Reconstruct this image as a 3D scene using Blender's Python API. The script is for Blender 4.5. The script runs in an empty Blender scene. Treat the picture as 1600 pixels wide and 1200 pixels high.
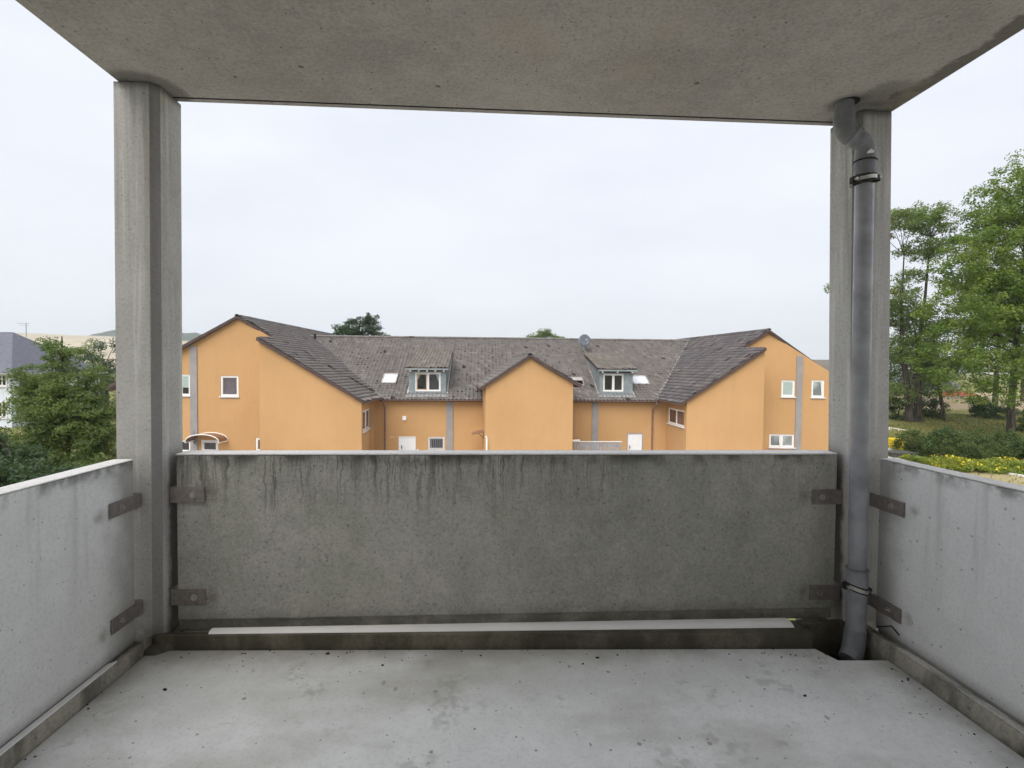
import bpy, bmesh, math, random
import numpy as np
from mathutils import Vector, Matrix
from mathutils.geometry import tessellate_polygon

random.seed(7); rng = np.random.default_rng(7)
SC = bpy.context.scene
COL = SC.collection
# ------------------------------------------------------------------ camera
ZE = 5.9                                   # eye height above the courtyard
F_PX, W_PX, H_PX = 800.0, 1600, 1200
YAW, PITCH, ROLL = math.radians(3.3), math.radians(-1.75), math.radians(0.5)
_M = Matrix.Rotation(-YAW, 3, 'Z') @ Matrix.Rotation(PITCH, 3, 'X')
_r0, _f0, _u0 = _M @ Vector((1, 0, 0)), _M @ Vector((0, 1, 0)), _M @ Vector((0, 0, 1))
_r = math.cos(ROLL) * _r0 + math.sin(ROLL) * _u0
_u = -math.sin(ROLL) * _r0 + math.cos(ROLL) * _u0
cam_data = bpy.data.cameras.new('camera'); cam = bpy.data.objects.new('camera', cam_data); COL.objects.link(cam)
cam_data.sensor_width = 36.0; cam_data.lens = 36.0 * F_PX / W_PX
cam_data.clip_start = 0.05; cam_data.clip_end = 6000
cam.matrix_world = Matrix(((_r.x, _u.x, -_f0.x, 0), (_r.y, _u.y, -_f0.y, 0), (_r.z, _u.z, -_f0.z, ZE), (0, 0, 0, 1)))
SC.camera = cam
# ------------------------------------------------------------------ world: overcast sky
SUN_EL, SUN_AZ = 50.0, 212.0               # degrees; azimuth clockwise from +Y
world = bpy.data.worlds.new('World'); SC.world = world; world.use_nodes = True
def build_world():
    nt = world.node_tree; nt.nodes.clear(); L = nt.links.new
    out = nt.nodes.new('ShaderNodeOutputWorld'); bg = nt.nodes.new('ShaderNodeBackground')
    sky = nt.nodes.new('ShaderNodeTexSky'); sky.sky_type = 'NISHITA'; sky.sun_disc = False
    sky.sun_elevation = math.radians(SUN_EL); sky.sun_rotation = math.radians(SUN_AZ)
    sky.air_density = 1.2; sky.dust_density = 3.0
    tc = nt.nodes.new('ShaderNodeTexCoord'); mp = nt.nodes.new('ShaderNodeMapping')
    mp.inputs['Scale'].default_value = (1.0, 1.0, 3.2)
    L(tc.outputs['Generated'], mp.inputs['Vector'])
    n1 = nt.nodes.new('ShaderNodeTexNoise'); n1.inputs['Scale'].default_value = 1.7; n1.inputs['Detail'].default_value = 5; n1.inputs['Roughness'].default_value = 0.5
    L(mp.outputs[0], n1.inputs['Vector'])
    cr = nt.nodes.new('ShaderNodeValToRGB')
    cr.color_ramp.elements[0].position = 0.28; cr.color_ramp.elements[0].color = (0.69, 0.725, 0.80, 1)
    cr.color_ramp.elements[1].position = 0.68; cr.color_ramp.elements[1].color = (0.835, 0.86, 0.92, 1)
    L(n1.outputs['Fac'], cr.inputs['Fac'])
    mul = nt.nodes.new('ShaderNodeVectorMath'); mul.operation = 'SCALE'; mul.inputs['Scale'].default_value = 9.4
    L(cr.outputs['Color'], mul.inputs[0])
    # cloud deck: a little brighter overhead than at the horizon, as overcast skies are
    sep = nt.nodes.new('ShaderNodeSeparateXYZ'); L(tc.outputs['Generated'], sep.inputs[0])
    mr = nt.nodes.new('ShaderNodeMapRange'); mr.inputs['From Min'].default_value = 0; mr.inputs['From Max'].default_value = 1
    mr.inputs['To Min'].default_value = 0.97; mr.inputs['To Max'].default_value = 1.2
    L(sep.outputs['Z'], mr.inputs['Value'])
    mul2 = nt.nodes.new('ShaderNodeVectorMath'); mul2.operation = 'SCALE'
    L(mul.outputs[0], mul2.inputs[0]); L(mr.outputs[0], mul2.inputs['Scale'])
    mix = nt.nodes.new('ShaderNodeMix'); mix.data_type = 'RGBA'; mix.inputs['Factor'].default_value = 0.92
    L(sky.outputs['Color'], mix.inputs[6]); L(mul2.outputs[0], mix.inputs[7])
    L(mix.outputs[2], bg.inputs['Color']); bg.inputs['Strength'].default_value = 0.0505
    L(bg.outputs[0], out.inputs['Surface'])
build_world()
sun_d = bpy.data.lights.new('sun', 'SUN'); sun_d.energy = 1.5; sun_d.angle = math.radians(55); sun_d.color = (1.0, 0.96, 0.9)
sun = bpy.data.objects.new('sun', sun_d); COL.objects.link(sun)
_sd = Vector((math.sin(math.radians(SUN_AZ)) * math.cos(math.radians(SUN_EL)), math.cos(math.radians(SUN_AZ)) * math.cos(math.radians(SUN_EL)), math.sin(math.radians(SUN_EL))))
sun.rotation_euler = _sd.to_track_quat('Z', 'Y').to_euler(); sun.location = (0, -20, 40)
vs = SC.view_settings
vs.view_transform = 'Standard'; vs.look = 'None'; vs.gamma = 1.0; vs.use_curve_mapping = False; vs.exposure = 1.28
SC.cycles.max_bounces = 6; SC.cycles.volume_bounces = 1; SC.cycles.diffuse_bounces = 4; SC.cycles.use_adaptive_sampling = True; SC.cycles.adaptive_threshold = 0.03; SC.cycles.use_denoising = True; SC.cycles.transparent_max_bounces = 8

# ------------------------------------------------------------------ survey helpers: picture bearing + known distance -> place
EYE = Vector((0, 0, ZE))
def ray(px, py): return _f0 + (px - 800) / F_PX * _r + (600 - py) / F_PX * _u
def at(px, py, Y): d = ray(px, py); return EYE + d * (Y / d.y)
def on(px, py, pl):
    P, N = pl; d = ray(px, py); return EYE + d * ((P - EYE).dot(N) / d.dot(N))
def plane3(a, b, c):
    n = (b - a).cross(c - a).normalized()
    return (a, n if n.z > 0 else -n)
def zon(pl, x, y): P, N = pl; return P.z - ((x - P.x) * N.x + (y - P.y) * N.y) / N.z
# ------------------------------------------------------------------ node shorthand
class NT:
    def __init__(s, name):
        s.m = bpy.data.materials.new(name); s.m.use_nodes = True; s.t = s.m.node_tree; s.t.nodes.clear()
        s.out = s.t.nodes.new('ShaderNodeOutputMaterial'); s.b = s.t.nodes.new('ShaderNodeBsdfPrincipled')
        s.t.links.new(s.b.outputs[0], s.out.inputs[0]); s._p = None
    def put(s, sock, v):
        if isinstance(v, bpy.types.NodeSocket): s.t.links.new(v, sock)
        elif isinstance(v, (tuple, list)) and len(v) == 3 and len(sock.default_value) == 4: sock.default_value = (*v, 1)
        else: sock.default_value = v
    def new(s, t, **k):
        n = s.t.nodes.new(t)
        for a, b in k.items(): setattr(n, a, b)
        return n
    def pos(s):
        if s._p is None: s._p = s.new('ShaderNodeNewGeometry')
        return s._p.outputs['Position']
    def island(s): s.pos(); return s._p.outputs['Random Per Island']
    def normal(s): s.pos(); return s._p.outputs['Normal']
    def xyz(s, v=None): n = s.new('ShaderNodeSeparateXYZ'); s.put(n.inputs[0], v or s.pos()); return n.outputs
    def comb(s, x, y, z):
        n = s.new('ShaderNodeCombineXYZ')
        for i, v in enumerate((x, y, z)): s.put(n.inputs[i], v)
        return n.outputs[0]
    def scale(s, v, k): n = s.new('ShaderNodeVectorMath', operation='MULTIPLY'); s.put(n.inputs[0], v); n.inputs[1].default_value = k; return n.outputs[0]
    def noise(s, sc, det=4, ro=0.55, v=None, k=None):
        det = min(det, 4 if sc < 20 else 2)
        if v is None:
            key = (sc, k)
            s._c = getattr(s, '_c', {})
            if key not in s._c: s._c[key] = s._noise(sc, det, ro, None, k)
            return s._c[key]
        return s._noise(sc, det, ro, v, k)
    def _noise(s, sc, det, ro, v, k):
        n = s.new('ShaderNodeTexNoise'); v = v or s.pos()
        if k: v = s.scale(v, k)
        s.put(n.inputs['Vector'], v); n.inputs['Scale'].default_value = sc; n.inputs['Detail'].default_value = det; n.inputs['Roughness'].default_value = ro
        return n.outputs['Fac']
    def voro(s, sc, v=None, rand=1.0):
        n = s.new('ShaderNodeTexVoronoi'); s.put(n.inputs['Vector'], v or s.pos()); n.inputs['Scale'].default_value = sc; n.inputs['Randomness'].default_value = rand
        return n.outputs['Distance'], n.outputs['Color']
    def m2(s, op, a, b=0.0, c=None, clamp=False):
        n = s.new('ShaderNodeMath', operation=op, use_clamp=clamp); s.put(n.inputs[0], a); s.put(n.inputs[1], b)
        if c is not None: s.put(n.inputs[2], c)
        return n.outputs[0]
    def ss(s, v, a, b, lo=0.0, hi=1.0):     # smoothstep; a > b allowed
        n = s.new('ShaderNodeMapRange', interpolation_type='SMOOTHSTEP'); s.put(n.inputs['Value'], v)
        if a > b: a, b, lo, hi = b, a, hi, lo
        s.put(n.inputs['From Min'], a); s.put(n.inputs['From Max'], b); n.inputs['To Min'].default_value = lo; n.inputs['To Max'].default_value = hi
        return n.outputs[0]
    def mix(s, f, a, b, mode='MIX'):
        n = s.new('ShaderNodeMix', data_type='RGBA', blend_type=mode); s.put(n.inputs[0], f); s.put(n.inputs[6], a); s.put(n.inputs[7], b); return n.outputs[2]
    def mul(s, *v):
        o = v[0]
        for q in v[1:]: o = s.m2('MULTIPLY', o, q)
        return o
    def bump(s, h, st=0.3, d=0.01):
        n = s.new('ShaderNodeBump'); n.inputs['Strength'].default_value = st; n.inputs['Distance'].default_value = d; s.put(n.inputs['Height'], h)
        s.t.links.new(n.outputs[0], s.b.inputs['Normal'])
    def fin(s, col, rough=0.8, spec=0.3, metal=0.0):
        s.put(s.b.inputs['Base Color'], col); s.put(s.b.inputs['Roughness'], rough); s.put(s.b.inputs['Specular IOR Level'], spec); s.b.inputs['Metallic'].default_value = metal
        return s.m
def flat(name, col, rough=0.6, spec=0.3, metal=0.0, var=0.12, sc=6):
    n = NT(name); f = n.noise(sc, 5)
    c = n.mix(n.ss(f, 0.3, 0.7), tuple(x * (1 - var) for x in col), tuple(min(1, x * (1 + var)) for x in col))
    return n.fin(c, rough, spec, metal)

# ------------------------------------------------------------------ mesh helpers
class MB:
    def __init__(s): s.v = []; s.f = []
    def add(s, vs, fs):
        o = len(s.v); s.v += [tuple(x) for x in vs]; s.f += [tuple(i + o for i in f) for f in fs]; return s
    def box(s, x0, x1, y0, y1, z0, z1):
        return s.hexa([(x0, y0, z0), (x1, y0, z0), (x1, y1, z0), (x0, y1, z0)], [(x0, y0, z1), (x1, y0, z1), (x1, y1, z1), (x0, y1, z1)])
    def hexa(s, lo, hi):
        n = len(lo); fs = [tuple(range(n))[::-1], tuple(range(n, 2 * n))] + [(i, (i + 1) % n, n + (i + 1) % n, n + i) for i in range(n)]
        return s.add(list(lo) + list(hi), fs)
    def beam(s, a, b, w, h, up=Vector((0, 0, 1))):     # bar from a to b, w wide, h high, centred
        a, b = Vector(a), Vector(b); t = (b - a).normalized(); side = t.cross(up)
        if side.length < 1e-4: side = t.cross(Vector((1, 0, 0)))
        side.normalize(); v = side.cross(t).normalized()
        q = [(-.5, -.5), (.5, -.5), (.5, .5), (-.5, .5)]
        return s.hexa([a + side * (w * i) + v * (h * j) for i, j in q], [b + side * (w * i) + v * (h * j) for i, j in q])
    def tube(s, pts, rad, n=8, cap=True):
        pts = [Vector(p) for p in pts]; rad = rad if isinstance(rad, (list, tuple)) else [rad] * len(pts)
        o = len(s.v); prev = None
        for i, p in enumerate(pts):
            t = (pts[min(i + 1, len(pts) - 1)] - pts[max(i - 1, 0)]).normalized()
            if prev is None:
                a = t.cross(Vector((0, 0, 1))); a = a if a.length > .05 else t.cross(Vector((1, 0, 0)))
            else: a = prev - t * prev.dot(t)
            a.normalize(); b = t.cross(a); prev = a
            for k in range(n):
                c = 2 * math.pi * k / n; s.v.append(tuple(p + (a * math.cos(c) + b * math.sin(c)) * rad[i]))
        for i in range(len(pts) - 1):
            for k in range(n):
                k2 = (k + 1) % n; s.f.append((o + i * n + k, o + i * n + k2, o + (i + 1) * n + k2, o + (i + 1) * n + k))
        if cap:
            s.f.append(tuple(o + k for k in range(n))[::-1]); e = o + (len(pts) - 1) * n; s.f.append(tuple(e + k for k in range(n)))
        return s
    def build(s, name, mat, parent=None, smooth=False, bevel=0.0, seg=2):
        me = bpy.data.meshes.new(name); me.from_pydata(s.v, [], s.f)
        return finish(me, name, mat, parent, smooth, bevel, seg)
def finish(me, name, mat, parent=None, smooth=False, bevel=0.0, seg=2):
    me.materials.append(mat)
    bm = bmesh.new(); bm.from_mesh(me); bmesh.ops.recalc_face_normals(bm, faces=bm.faces); bm.to_mesh(me); bm.free()
    if smooth:
        me.polygons.foreach_set('use_smooth', [True] * len(me.polygons))
        me.set_sharp_from_angle(angle=math.radians(40))
    o = bpy.data.objects.new(name, me); COL.objects.link(o)
    if bevel:
        md = o.modifiers.new('bevel', 'BEVEL'); md.width = bevel; md.segments = seg; md.limit_method = 'ANGLE'; md.angle_limit = math.radians(35)
    if parent: adopt(o, parent)
    return o
def adopt(o, parent):
    o.parent = parent
    o.matrix_parent_inverse = Matrix.Translation(-Vector(parent.location)) if parent.type == 'EMPTY' else Matrix.Identity(4)
def np_mesh(name, v, q, mat, parent=None):
    v = np.asarray(v, dtype=np.float32).reshape(-1, 3); q = np.asarray(q, dtype=np.int32); k = q.shape[1]
    me = bpy.data.meshes.new(name); me.vertices.add(len(v)); me.vertices.foreach_set('co', v.ravel())
    me.loops.add(q.size); me.loops.foreach_set('vertex_index', q.ravel())
    me.polygons.add(len(q)); me.polygons.foreach_set('loop_start', np.arange(0, q.size, k, dtype=np.int32))
    me.update(calc_edges=True); me.materials.append(mat)
    o = bpy.data.objects.new(name, me); COL.objects.link(o)
    if parent: adopt(o, parent)
    return o
def thing(name, label, cat, loc, group=None):
    o = bpy.data.objects.new(name, None); COL.objects.link(o); o.location = loc; o.empty_display_size = 0.2
    return tag(o, label, cat, group)
def tag(o, label=None, cat=None, group=None, kind=None):
    for k, v in (('label', label), ('category', cat), ('group', group), ('kind', kind)):
        if v: o[k] = v
    return o

# ================================================================== MATERIALS
F0 = ZE - 1.35            # balcony floor level
ZC = F0 + 2.66            # underside of the slab above
def concrete(name, dark, light, stains=None, pits=0.5, bump=0.25, rough=0.85, tint=None, grain=1.0):
    n = NT(name)
    big = n.noise(1.3, 4, 0.6); mid = n.noise(7, 4, 0.65); fine = n.noise(70, 2, 0.7); vf = n.noise(190, 1, .5)
    f = n.m2('ADD', n.m2('MULTIPLY', big, 0.5), n.m2('ADD', n.m2('MULTIPLY', mid, 0.36), n.m2('MULTIPLY', fine, 0.14)))
    c = n.mix(n.ss(f, 0.36, 0.66), dark, light)
    if tint: c = n.mix(n.ss(n.noise(2.3, 4, 0.6, k=(1, 1, .6)), 0.45, 0.7, 0, 0.55), c, tint)
    # cement grain
    g = n.m2('ADD', n.m2('MULTIPLY', fine, .6), n.m2('MULTIPLY', vf, .4))
    c = n.mix(n.ss(g, .5, .36, 0, .30 * grain), c, tuple(x * .45 for x in dark))
    c = n.mix(n.ss(g, .55, .68, 0, .30 * grain), c, tuple(min(.9, x * 1.25) for x in light))
    # blow holes and grit
    d, cc = n.voro(30); sp = n.xyz(cc)
    hole = n.mul(n.m2('LESS_THAN', d, n.m2('MULTIPLY', sp[0], 0.17)), n.m2('GREATER_THAN', n.m2('ADD', mid, n.m2('MULTIPLY', sp[1], .35)), 0.66))
    d2, cc2 = n.voro(9); sp2 = n.xyz(cc2)[1]
    hole2 = n.m2('LESS_THAN', n.m2('ADD', d2, n.m2('MULTIPLY', fine, 0.07)), n.m2('MULTIPLY', n.ss(sp2, 0.6, 1.0), 0.14))
    hole = n.m2('MAXIMUM', hole, hole2)
    c = n.mix(n.m2('MULTIPLY', hole, pits), c, (0.07, 0.07, 0.065))
    if stains: c = stains(n, c)
    h = n.m2('SUBTRACT', n.m2('ADD', n.m2('MULTIPLY', mid, .5), n.m2('MULTIPLY', g, .5)), n.m2('MULTIPLY', hole, 0.8))
    n.bump(h, bump, 0.008)
    return n.fin(c, n.ss(mid, .3, .7, rough - .1, rough + .08), 0.25)

PZ0, PZ1 = F0 + .031, F0 + .907            # parapet panel bottom and top
def st_front(n, c):
    x, y, z = n.xyz()
    wob = n.m2('MULTIPLY', n.m2('SUBTRACT', n.noise(14, 3), .5), .045)
    xs = n.m2('ADD', x, wob)
    s1 = n.noise(1, 3, .6, v=n.comb(n.m2('MULTIPLY', xs, 26), n.m2('MULTIPLY', z, 1.6), 3.0))
    s2 = n.noise(1, 2, .5, v=n.comb(n.m2('MULTIPLY', xs, 95), n.m2('MULTIPLY', z, 3.5), 9.0))
    reach = n.noise(1, 4, .7, v=n.comb(n.m2('MULTIPLY', x, 5.5), 1.0, 1.0))
    dz = n.m2('SUBTRACT', PZ1, z)
    lim = n.m2('MULTIPLY', n.ss(reach, .30, .70), .42)
    fade = n.ss(n.m2('SUBTRACT', dz, lim), .12, -.30)
    left = n.ss(x, 1.1, 0.2, .25, 1.0)
    m = n.mul(n.ss(s1, .46, .60), fade, left)
    m2 = n.mul(n.ss(s2, .50, .60), fade, left)
    c = n.mix(n.m2('MULTIPLY', m, .5), c, (0.06, 0.06, 0.042))
    c = n.mix(n.m2('MULTIPLY', m2, .5), c, (0.05, 0.05, 0.04))
    # pale lime runs
    s3 = n.noise(1, 2, .5, v=n.comb(n.m2('MULTIPLY', xs, 33), n.m2('MULTIPLY', z, 1.2), 31.0))
    c = n.mix(n.mul(n.ss(s3, .60, .66), fade, .4), c, (0.42, 0.41, 0.37))
    # black film under the coping and along the foot
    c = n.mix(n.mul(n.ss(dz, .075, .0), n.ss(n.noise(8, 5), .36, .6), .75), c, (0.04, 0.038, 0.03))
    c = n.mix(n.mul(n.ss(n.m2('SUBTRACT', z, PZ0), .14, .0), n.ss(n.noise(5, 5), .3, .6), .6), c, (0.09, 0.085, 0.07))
    # rust and algae beside the brackets
    for bx, bz in ((-1.325, F0 + .725), (1.70, F0 + .69), (1.71, F0 + .18), (-1.33, F0 + .2)):
        dd = n.m2('SQRT', n.m2('ADD', n.m2('POWER', n.m2('SUBTRACT', x, bx), 2.0), n.m2('POWER', n.m2('MULTIPLY', n.m2('SUBTRACT', z, bz), .75), 2.0)))
        c = n.mix(n.mul(n.ss(n.m2('ADD', dd, n.m2('MULTIPLY', n.noise(25, 3), .045)), .075, .02), .45), c, (0.10, 0.07, 0.04))
    c = n.mix(n.mul(n.ss(n.noise(2.1, 4, .6), .5, .7), .22), c, (0.20, 0.20, 0.13))
    return c
def st_side(n, c):
    x, y, z = n.xyz(); dz = n.m2('SUBTRACT', PZ1, z)
    c = n.mix(n.mul(n.ss(dz, .07, 0), n.ss(n.noise(9, 5), .42, .62), .7), c, (0.09, 0.085, 0.07))
    s = n.noise(1, 3, .6, v=n.comb(n.m2('MULTIPLY', y, 12), 4.0, n.m2('MULTIPLY', z, .7)))
    c = n.mix(n.mul(n.ss(s, .52, .7), n.ss(dz, .7, .0), .32), c, (0.24, 0.235, 0.2))
    c = n.mix(n.mul(n.ss(n.m2('SUBTRACT', z, PZ0), .09, .0), .6), c, (0.12, 0.11, 0.10))
    # olive wash under and beside the brackets
    for by, bz in ((2.24, F0 + .705), (2.25, F0 + .19)):
        dd = n.m2('SQRT', n.m2('ADD', n.m2('POWER', n.m2('SUBTRACT', y, by), 2.0), n.m2('POWER', n.m2('SUBTRACT', z, bz), 2.0)))
        c = n.mix(n.mul(n.ss(n.m2('ADD', dd, n.m2('MULTIPLY', n.noise(25, 3), .045)), .065, .02), .45), c, (0.15, 0.13, 0.07))
    c = n.mix(n.mul(n.ss(n.m2('ADD', y, n.m2('MULTIPLY', n.noise(6, 4), .25)), 2.36, 2.58), .6), c, (0.16, 0.15, 0.12))
    return c
def st_floor(n, c):
    x, y, z = n.xyz()
    d, cc = n.voro(17, v=n.scale(n.pos(), (1.0, .55, 1))); k = n.xyz(cc)[0]
    chip = n.mul(n.m2('LESS_THAN', n.m2('ADD', d, n.m2('MULTIPLY', n.noise(50, 2), .08)), n.m2('MULTIPLY', n.ss(k, .45, 1), .19)), n.ss(n.noise(1.6, 4), .36, .58))
    c = n.mix(n.m2('MULTIPLY', chip, .8), c, (0.2, 0.23, 0.2))
    wob = n.m2('MULTIPLY', n.m2('SUBTRACT', n.noise(5, 5), .5), .3)
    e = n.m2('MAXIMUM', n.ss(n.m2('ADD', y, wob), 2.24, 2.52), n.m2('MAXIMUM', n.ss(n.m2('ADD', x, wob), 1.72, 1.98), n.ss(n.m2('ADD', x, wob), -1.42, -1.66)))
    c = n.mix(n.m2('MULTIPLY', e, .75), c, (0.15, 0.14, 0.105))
    c = n.mix(n.mul(n.ss(n.m2('ADD', y, n.m2('MULTIPLY', wob, 2.0)), 1.75, 2.5), .35), c, (0.36, 0.34, 0.29))
    c = n.mix(n.mul(n.ss(n.noise(1.1, 4, .6, k=(1, 1.8, 1)), .48, .68), .45), c, (0.42, 0.405, 0.34))
    c = n.mix(n.mul(n.ss(n.noise(3.7, 4, .6), .56, .66), n.ss(n.noise(22, 3), .42, .6), .35), c, (0.30, 0.30, 0.26))
    # faint scratches
    s = n.noise(1, 1, .3, v=n.comb(n.m2('MULTIPLY', x, 1.5), n.m2('MULTIPLY', n.m2('ADD', y, n.m2('MULTIPLY', x, .25)), 60), 0.0))
    c = n.mix(n.mul(n.ss(s, .76, .8), n.ss(n.noise(1.2, 2), .5, .6), .35), c, (0.75, 0.76, 0.75))
    return c
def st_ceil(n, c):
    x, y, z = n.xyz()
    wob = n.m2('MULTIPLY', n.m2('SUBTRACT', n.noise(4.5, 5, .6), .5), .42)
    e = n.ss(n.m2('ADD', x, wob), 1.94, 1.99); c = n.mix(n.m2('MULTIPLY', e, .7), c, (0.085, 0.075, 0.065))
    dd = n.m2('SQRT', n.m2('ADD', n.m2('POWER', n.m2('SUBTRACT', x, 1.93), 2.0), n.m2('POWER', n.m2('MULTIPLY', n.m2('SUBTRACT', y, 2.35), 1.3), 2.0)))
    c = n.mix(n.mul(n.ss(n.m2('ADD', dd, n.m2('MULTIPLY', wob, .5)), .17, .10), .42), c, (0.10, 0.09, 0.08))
    # darker rings where the columns and the pipe meet the slab
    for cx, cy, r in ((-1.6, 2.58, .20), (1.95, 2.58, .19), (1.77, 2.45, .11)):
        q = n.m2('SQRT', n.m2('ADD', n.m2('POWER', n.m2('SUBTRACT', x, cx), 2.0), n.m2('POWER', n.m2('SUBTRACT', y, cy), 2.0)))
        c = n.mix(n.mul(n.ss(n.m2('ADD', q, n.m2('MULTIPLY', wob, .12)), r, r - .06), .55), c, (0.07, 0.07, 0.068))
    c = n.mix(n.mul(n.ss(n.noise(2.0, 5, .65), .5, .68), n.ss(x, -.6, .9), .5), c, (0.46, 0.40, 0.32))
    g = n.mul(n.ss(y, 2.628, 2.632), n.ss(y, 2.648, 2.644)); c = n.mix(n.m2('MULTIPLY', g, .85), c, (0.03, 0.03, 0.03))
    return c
def st_col(n, c):
    x, y, z = n.xyz()
    s = n.noise(1, 4, .6, v=n.comb(n.m2('MULTIPLY', x, 22), n.m2('MULTIPLY', y, 22), n.m2('MULTIPLY', z, .9)))
    c = n.mix(n.mul(n.ss(s, .47, .66), n.ss(z, F0 + .9, F0 + 2.66), .55), c, (0.22, 0.20, 0.165))
    c = n.mix(n.mul(n.ss(s, .46, .34), .3), c, (0.78, 0.77, 0.74))
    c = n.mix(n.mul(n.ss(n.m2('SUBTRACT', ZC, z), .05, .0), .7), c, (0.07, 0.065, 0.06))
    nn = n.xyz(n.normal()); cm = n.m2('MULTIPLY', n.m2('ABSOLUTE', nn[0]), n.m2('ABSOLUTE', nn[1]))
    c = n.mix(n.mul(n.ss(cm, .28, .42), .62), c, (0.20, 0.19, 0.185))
    # black algae beside the front panel joint
    a = n.mul(n.ss(n.m2('ADD', y, n.m2('MULTIPLY', n.m2('SUBTRACT', n.noise(7, 5), .5), .09)), 2.56, 2.605), n.ss(n.m2('ADD', z, n.m2('MULTIPLY', n.noise(4, 4), .2)), F0 + 1.12, F0 + .86))
    c = n.mix(n.m2('MULTIPLY', a, .8), c, (0.045, 0.042, 0.036))
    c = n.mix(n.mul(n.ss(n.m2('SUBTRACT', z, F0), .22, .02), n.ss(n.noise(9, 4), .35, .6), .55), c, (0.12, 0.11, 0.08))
    return c
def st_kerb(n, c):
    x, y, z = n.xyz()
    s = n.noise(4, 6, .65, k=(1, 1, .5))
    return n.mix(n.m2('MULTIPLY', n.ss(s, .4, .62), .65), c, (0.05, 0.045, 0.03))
M = {}
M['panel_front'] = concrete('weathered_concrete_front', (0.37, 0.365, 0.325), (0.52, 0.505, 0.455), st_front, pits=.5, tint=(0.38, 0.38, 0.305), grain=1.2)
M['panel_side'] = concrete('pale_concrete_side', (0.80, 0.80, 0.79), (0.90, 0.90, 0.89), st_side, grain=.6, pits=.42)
M['floor'] = concrete('balcony_floor_concrete', (0.79, 0.80, 0.795), (0.89, 0.90, 0.895), st_floor, grain=.6, pits=.6, rough=.72)
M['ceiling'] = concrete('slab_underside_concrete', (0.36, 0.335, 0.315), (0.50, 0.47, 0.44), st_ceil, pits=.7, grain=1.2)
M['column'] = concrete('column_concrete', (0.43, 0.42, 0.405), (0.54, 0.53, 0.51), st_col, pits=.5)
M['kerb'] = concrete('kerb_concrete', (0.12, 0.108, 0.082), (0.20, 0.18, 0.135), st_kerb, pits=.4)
M['coping'] = concrete('pale_coping', (0.80, 0.78, 0.76), (0.90, 0.88, 0.86), None, pits=.25, bump=.35)
M['steel'] = flat('weathered_steel', (0.25, 0.22, 0.205), .5, .45, .15, .15, 45)
M['bolt'] = flat('bolt_steel', (0.52, 0.50, 0.47), .4, .5, .8)
M['pvc'] = flat('grey_pvc', (0.30, 0.305, 0.325), .27, .6, 0, .22, 7)
M['pvc_dark'] = flat('dirty_grey_pvc', (0.20, 0.205, 0.215), .5, .4, 0, .2, 14)
M['rubber'] = flat('black_rubber', (0.02, 0.02, 0.02), .6)
M['zinc'] = flat('galvanised_band', (0.55, 0.54, 0.51), .4, .5, .6)
M['hole'] = flat('dark_recess', (0.03, 0.028, 0.025), .9)
def plaster():
    n = NT('orange_plaster'); big = n.noise(.35, 5); mid = n.noise(3.5, 6, k=(1, 1, .35)); fine = n.noise(45, 3, .7)
    c = n.mix(n.ss(big, .3, .7), (0.495, 0.294, 0.136), (0.545, 0.326, 0.155))
    c = n.mix(n.m2('MULTIPLY', n.ss(mid, .5, .75), .22), c, (0.46, 0.26, 0.115))
    x, y, z = n.xyz()
    run = n.noise(1, 3, .6, v=n.comb(n.m2('MULTIPLY', x, 4.5), n.m2('MULTIPLY', y, 4.5), n.m2('MULTIPLY', z, .22)))
    c = n.mix(n.mul(n.ss(run, .54, .72), .14), c, (0.40, 0.235, 0.115))
    c = n.mix(n.mul(n.ss(run, .44, .3), .12), c, (0.57, 0.36, 0.175))
    sp = n.mul(n.ss(z, .9, .0), n.ss(n.noise(6, 5), .35, .65), .5); c = n.mix(sp, c, (0.40, 0.25, 0.12))
    n.bump(fine, .35, .01); return n.fin(c, .92, .15)
M['plaster'] = plaster()
def tiles(name, a, b, spot=.003, moss_and_shade=.12):
    n = NT(name); r = n.island(); f = n.noise(5, 6, .65)
    c = n.mix(r, a, b)
    c = n.mix(n.m2('MULTIPLY', n.ss(f, .45, .7), .22), c, (0.09, 0.08, 0.072))
    c = n.mix(n.m2('MULTIPLY', n.ss(n.noise(.45, 4), .5, .66), moss_and_shade), c, (0.115, 0.10, 0.075))
    c = n.mix(n.m2('MULTIPLY', n.m2('GREATER_THAN', n.m2('FRACT', n.m2('MULTIPLY', r, 37.3)), 1 - spot), .85), c, (0.022, 0.02, 0.018))
    c = n.mix(n.m2('MULTIPLY', n.m2('GREATER_THAN', n.m2('FRACT', n.m2('MULTIPLY', r, 91.7)), .955), .35), c, (0.34, 0.30, 0.26))
    n.bump(n.noise(30, 4), .3, .01); return n.fin(c, .88, .2)
M['tiles'] = tiles('roof_tiles_brown_grey', (0.155, 0.14, 0.133), (0.215, 0.196, 0.187))
M['tiles_right'] = tiles('roof_tiles_dark_grey', (0.10, 0.092, 0.095), (0.17, 0.155, 0.158), .008)
M['tiles_moss'] = tiles('roof_tiles_mossy', (0.135, 0.12, 0.105), (0.205, 0.185, 0.165), .005, .3)
M['barge'] = flat('brown_bargeboard', (0.075, 0.05, 0.045), .6, .3, 0, .2)
M['white'] = flat('white_window_paint', (0.80, 0.79, 0.78), .45, .4, 0, .04)
M['wood_frame'] = flat('tan_window_wood', (0.62, 0.47, 0.36), .5, .4, 0, .12)
M['grey_paint'] = flat('grey_pilaster_paint', (0.30, 0.285, 0.285), .8, .2, 0, .08, 2)
M['lead'] = flat('blue_grey_sheet_metal', (0.26, 0.30, 0.31), .5, .4, .2, .15, 3)
M['gutter'] = flat('brown_zinc_gutter', (0.24, 0.165, 0.145), .5, .4, .3, .2)
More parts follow.
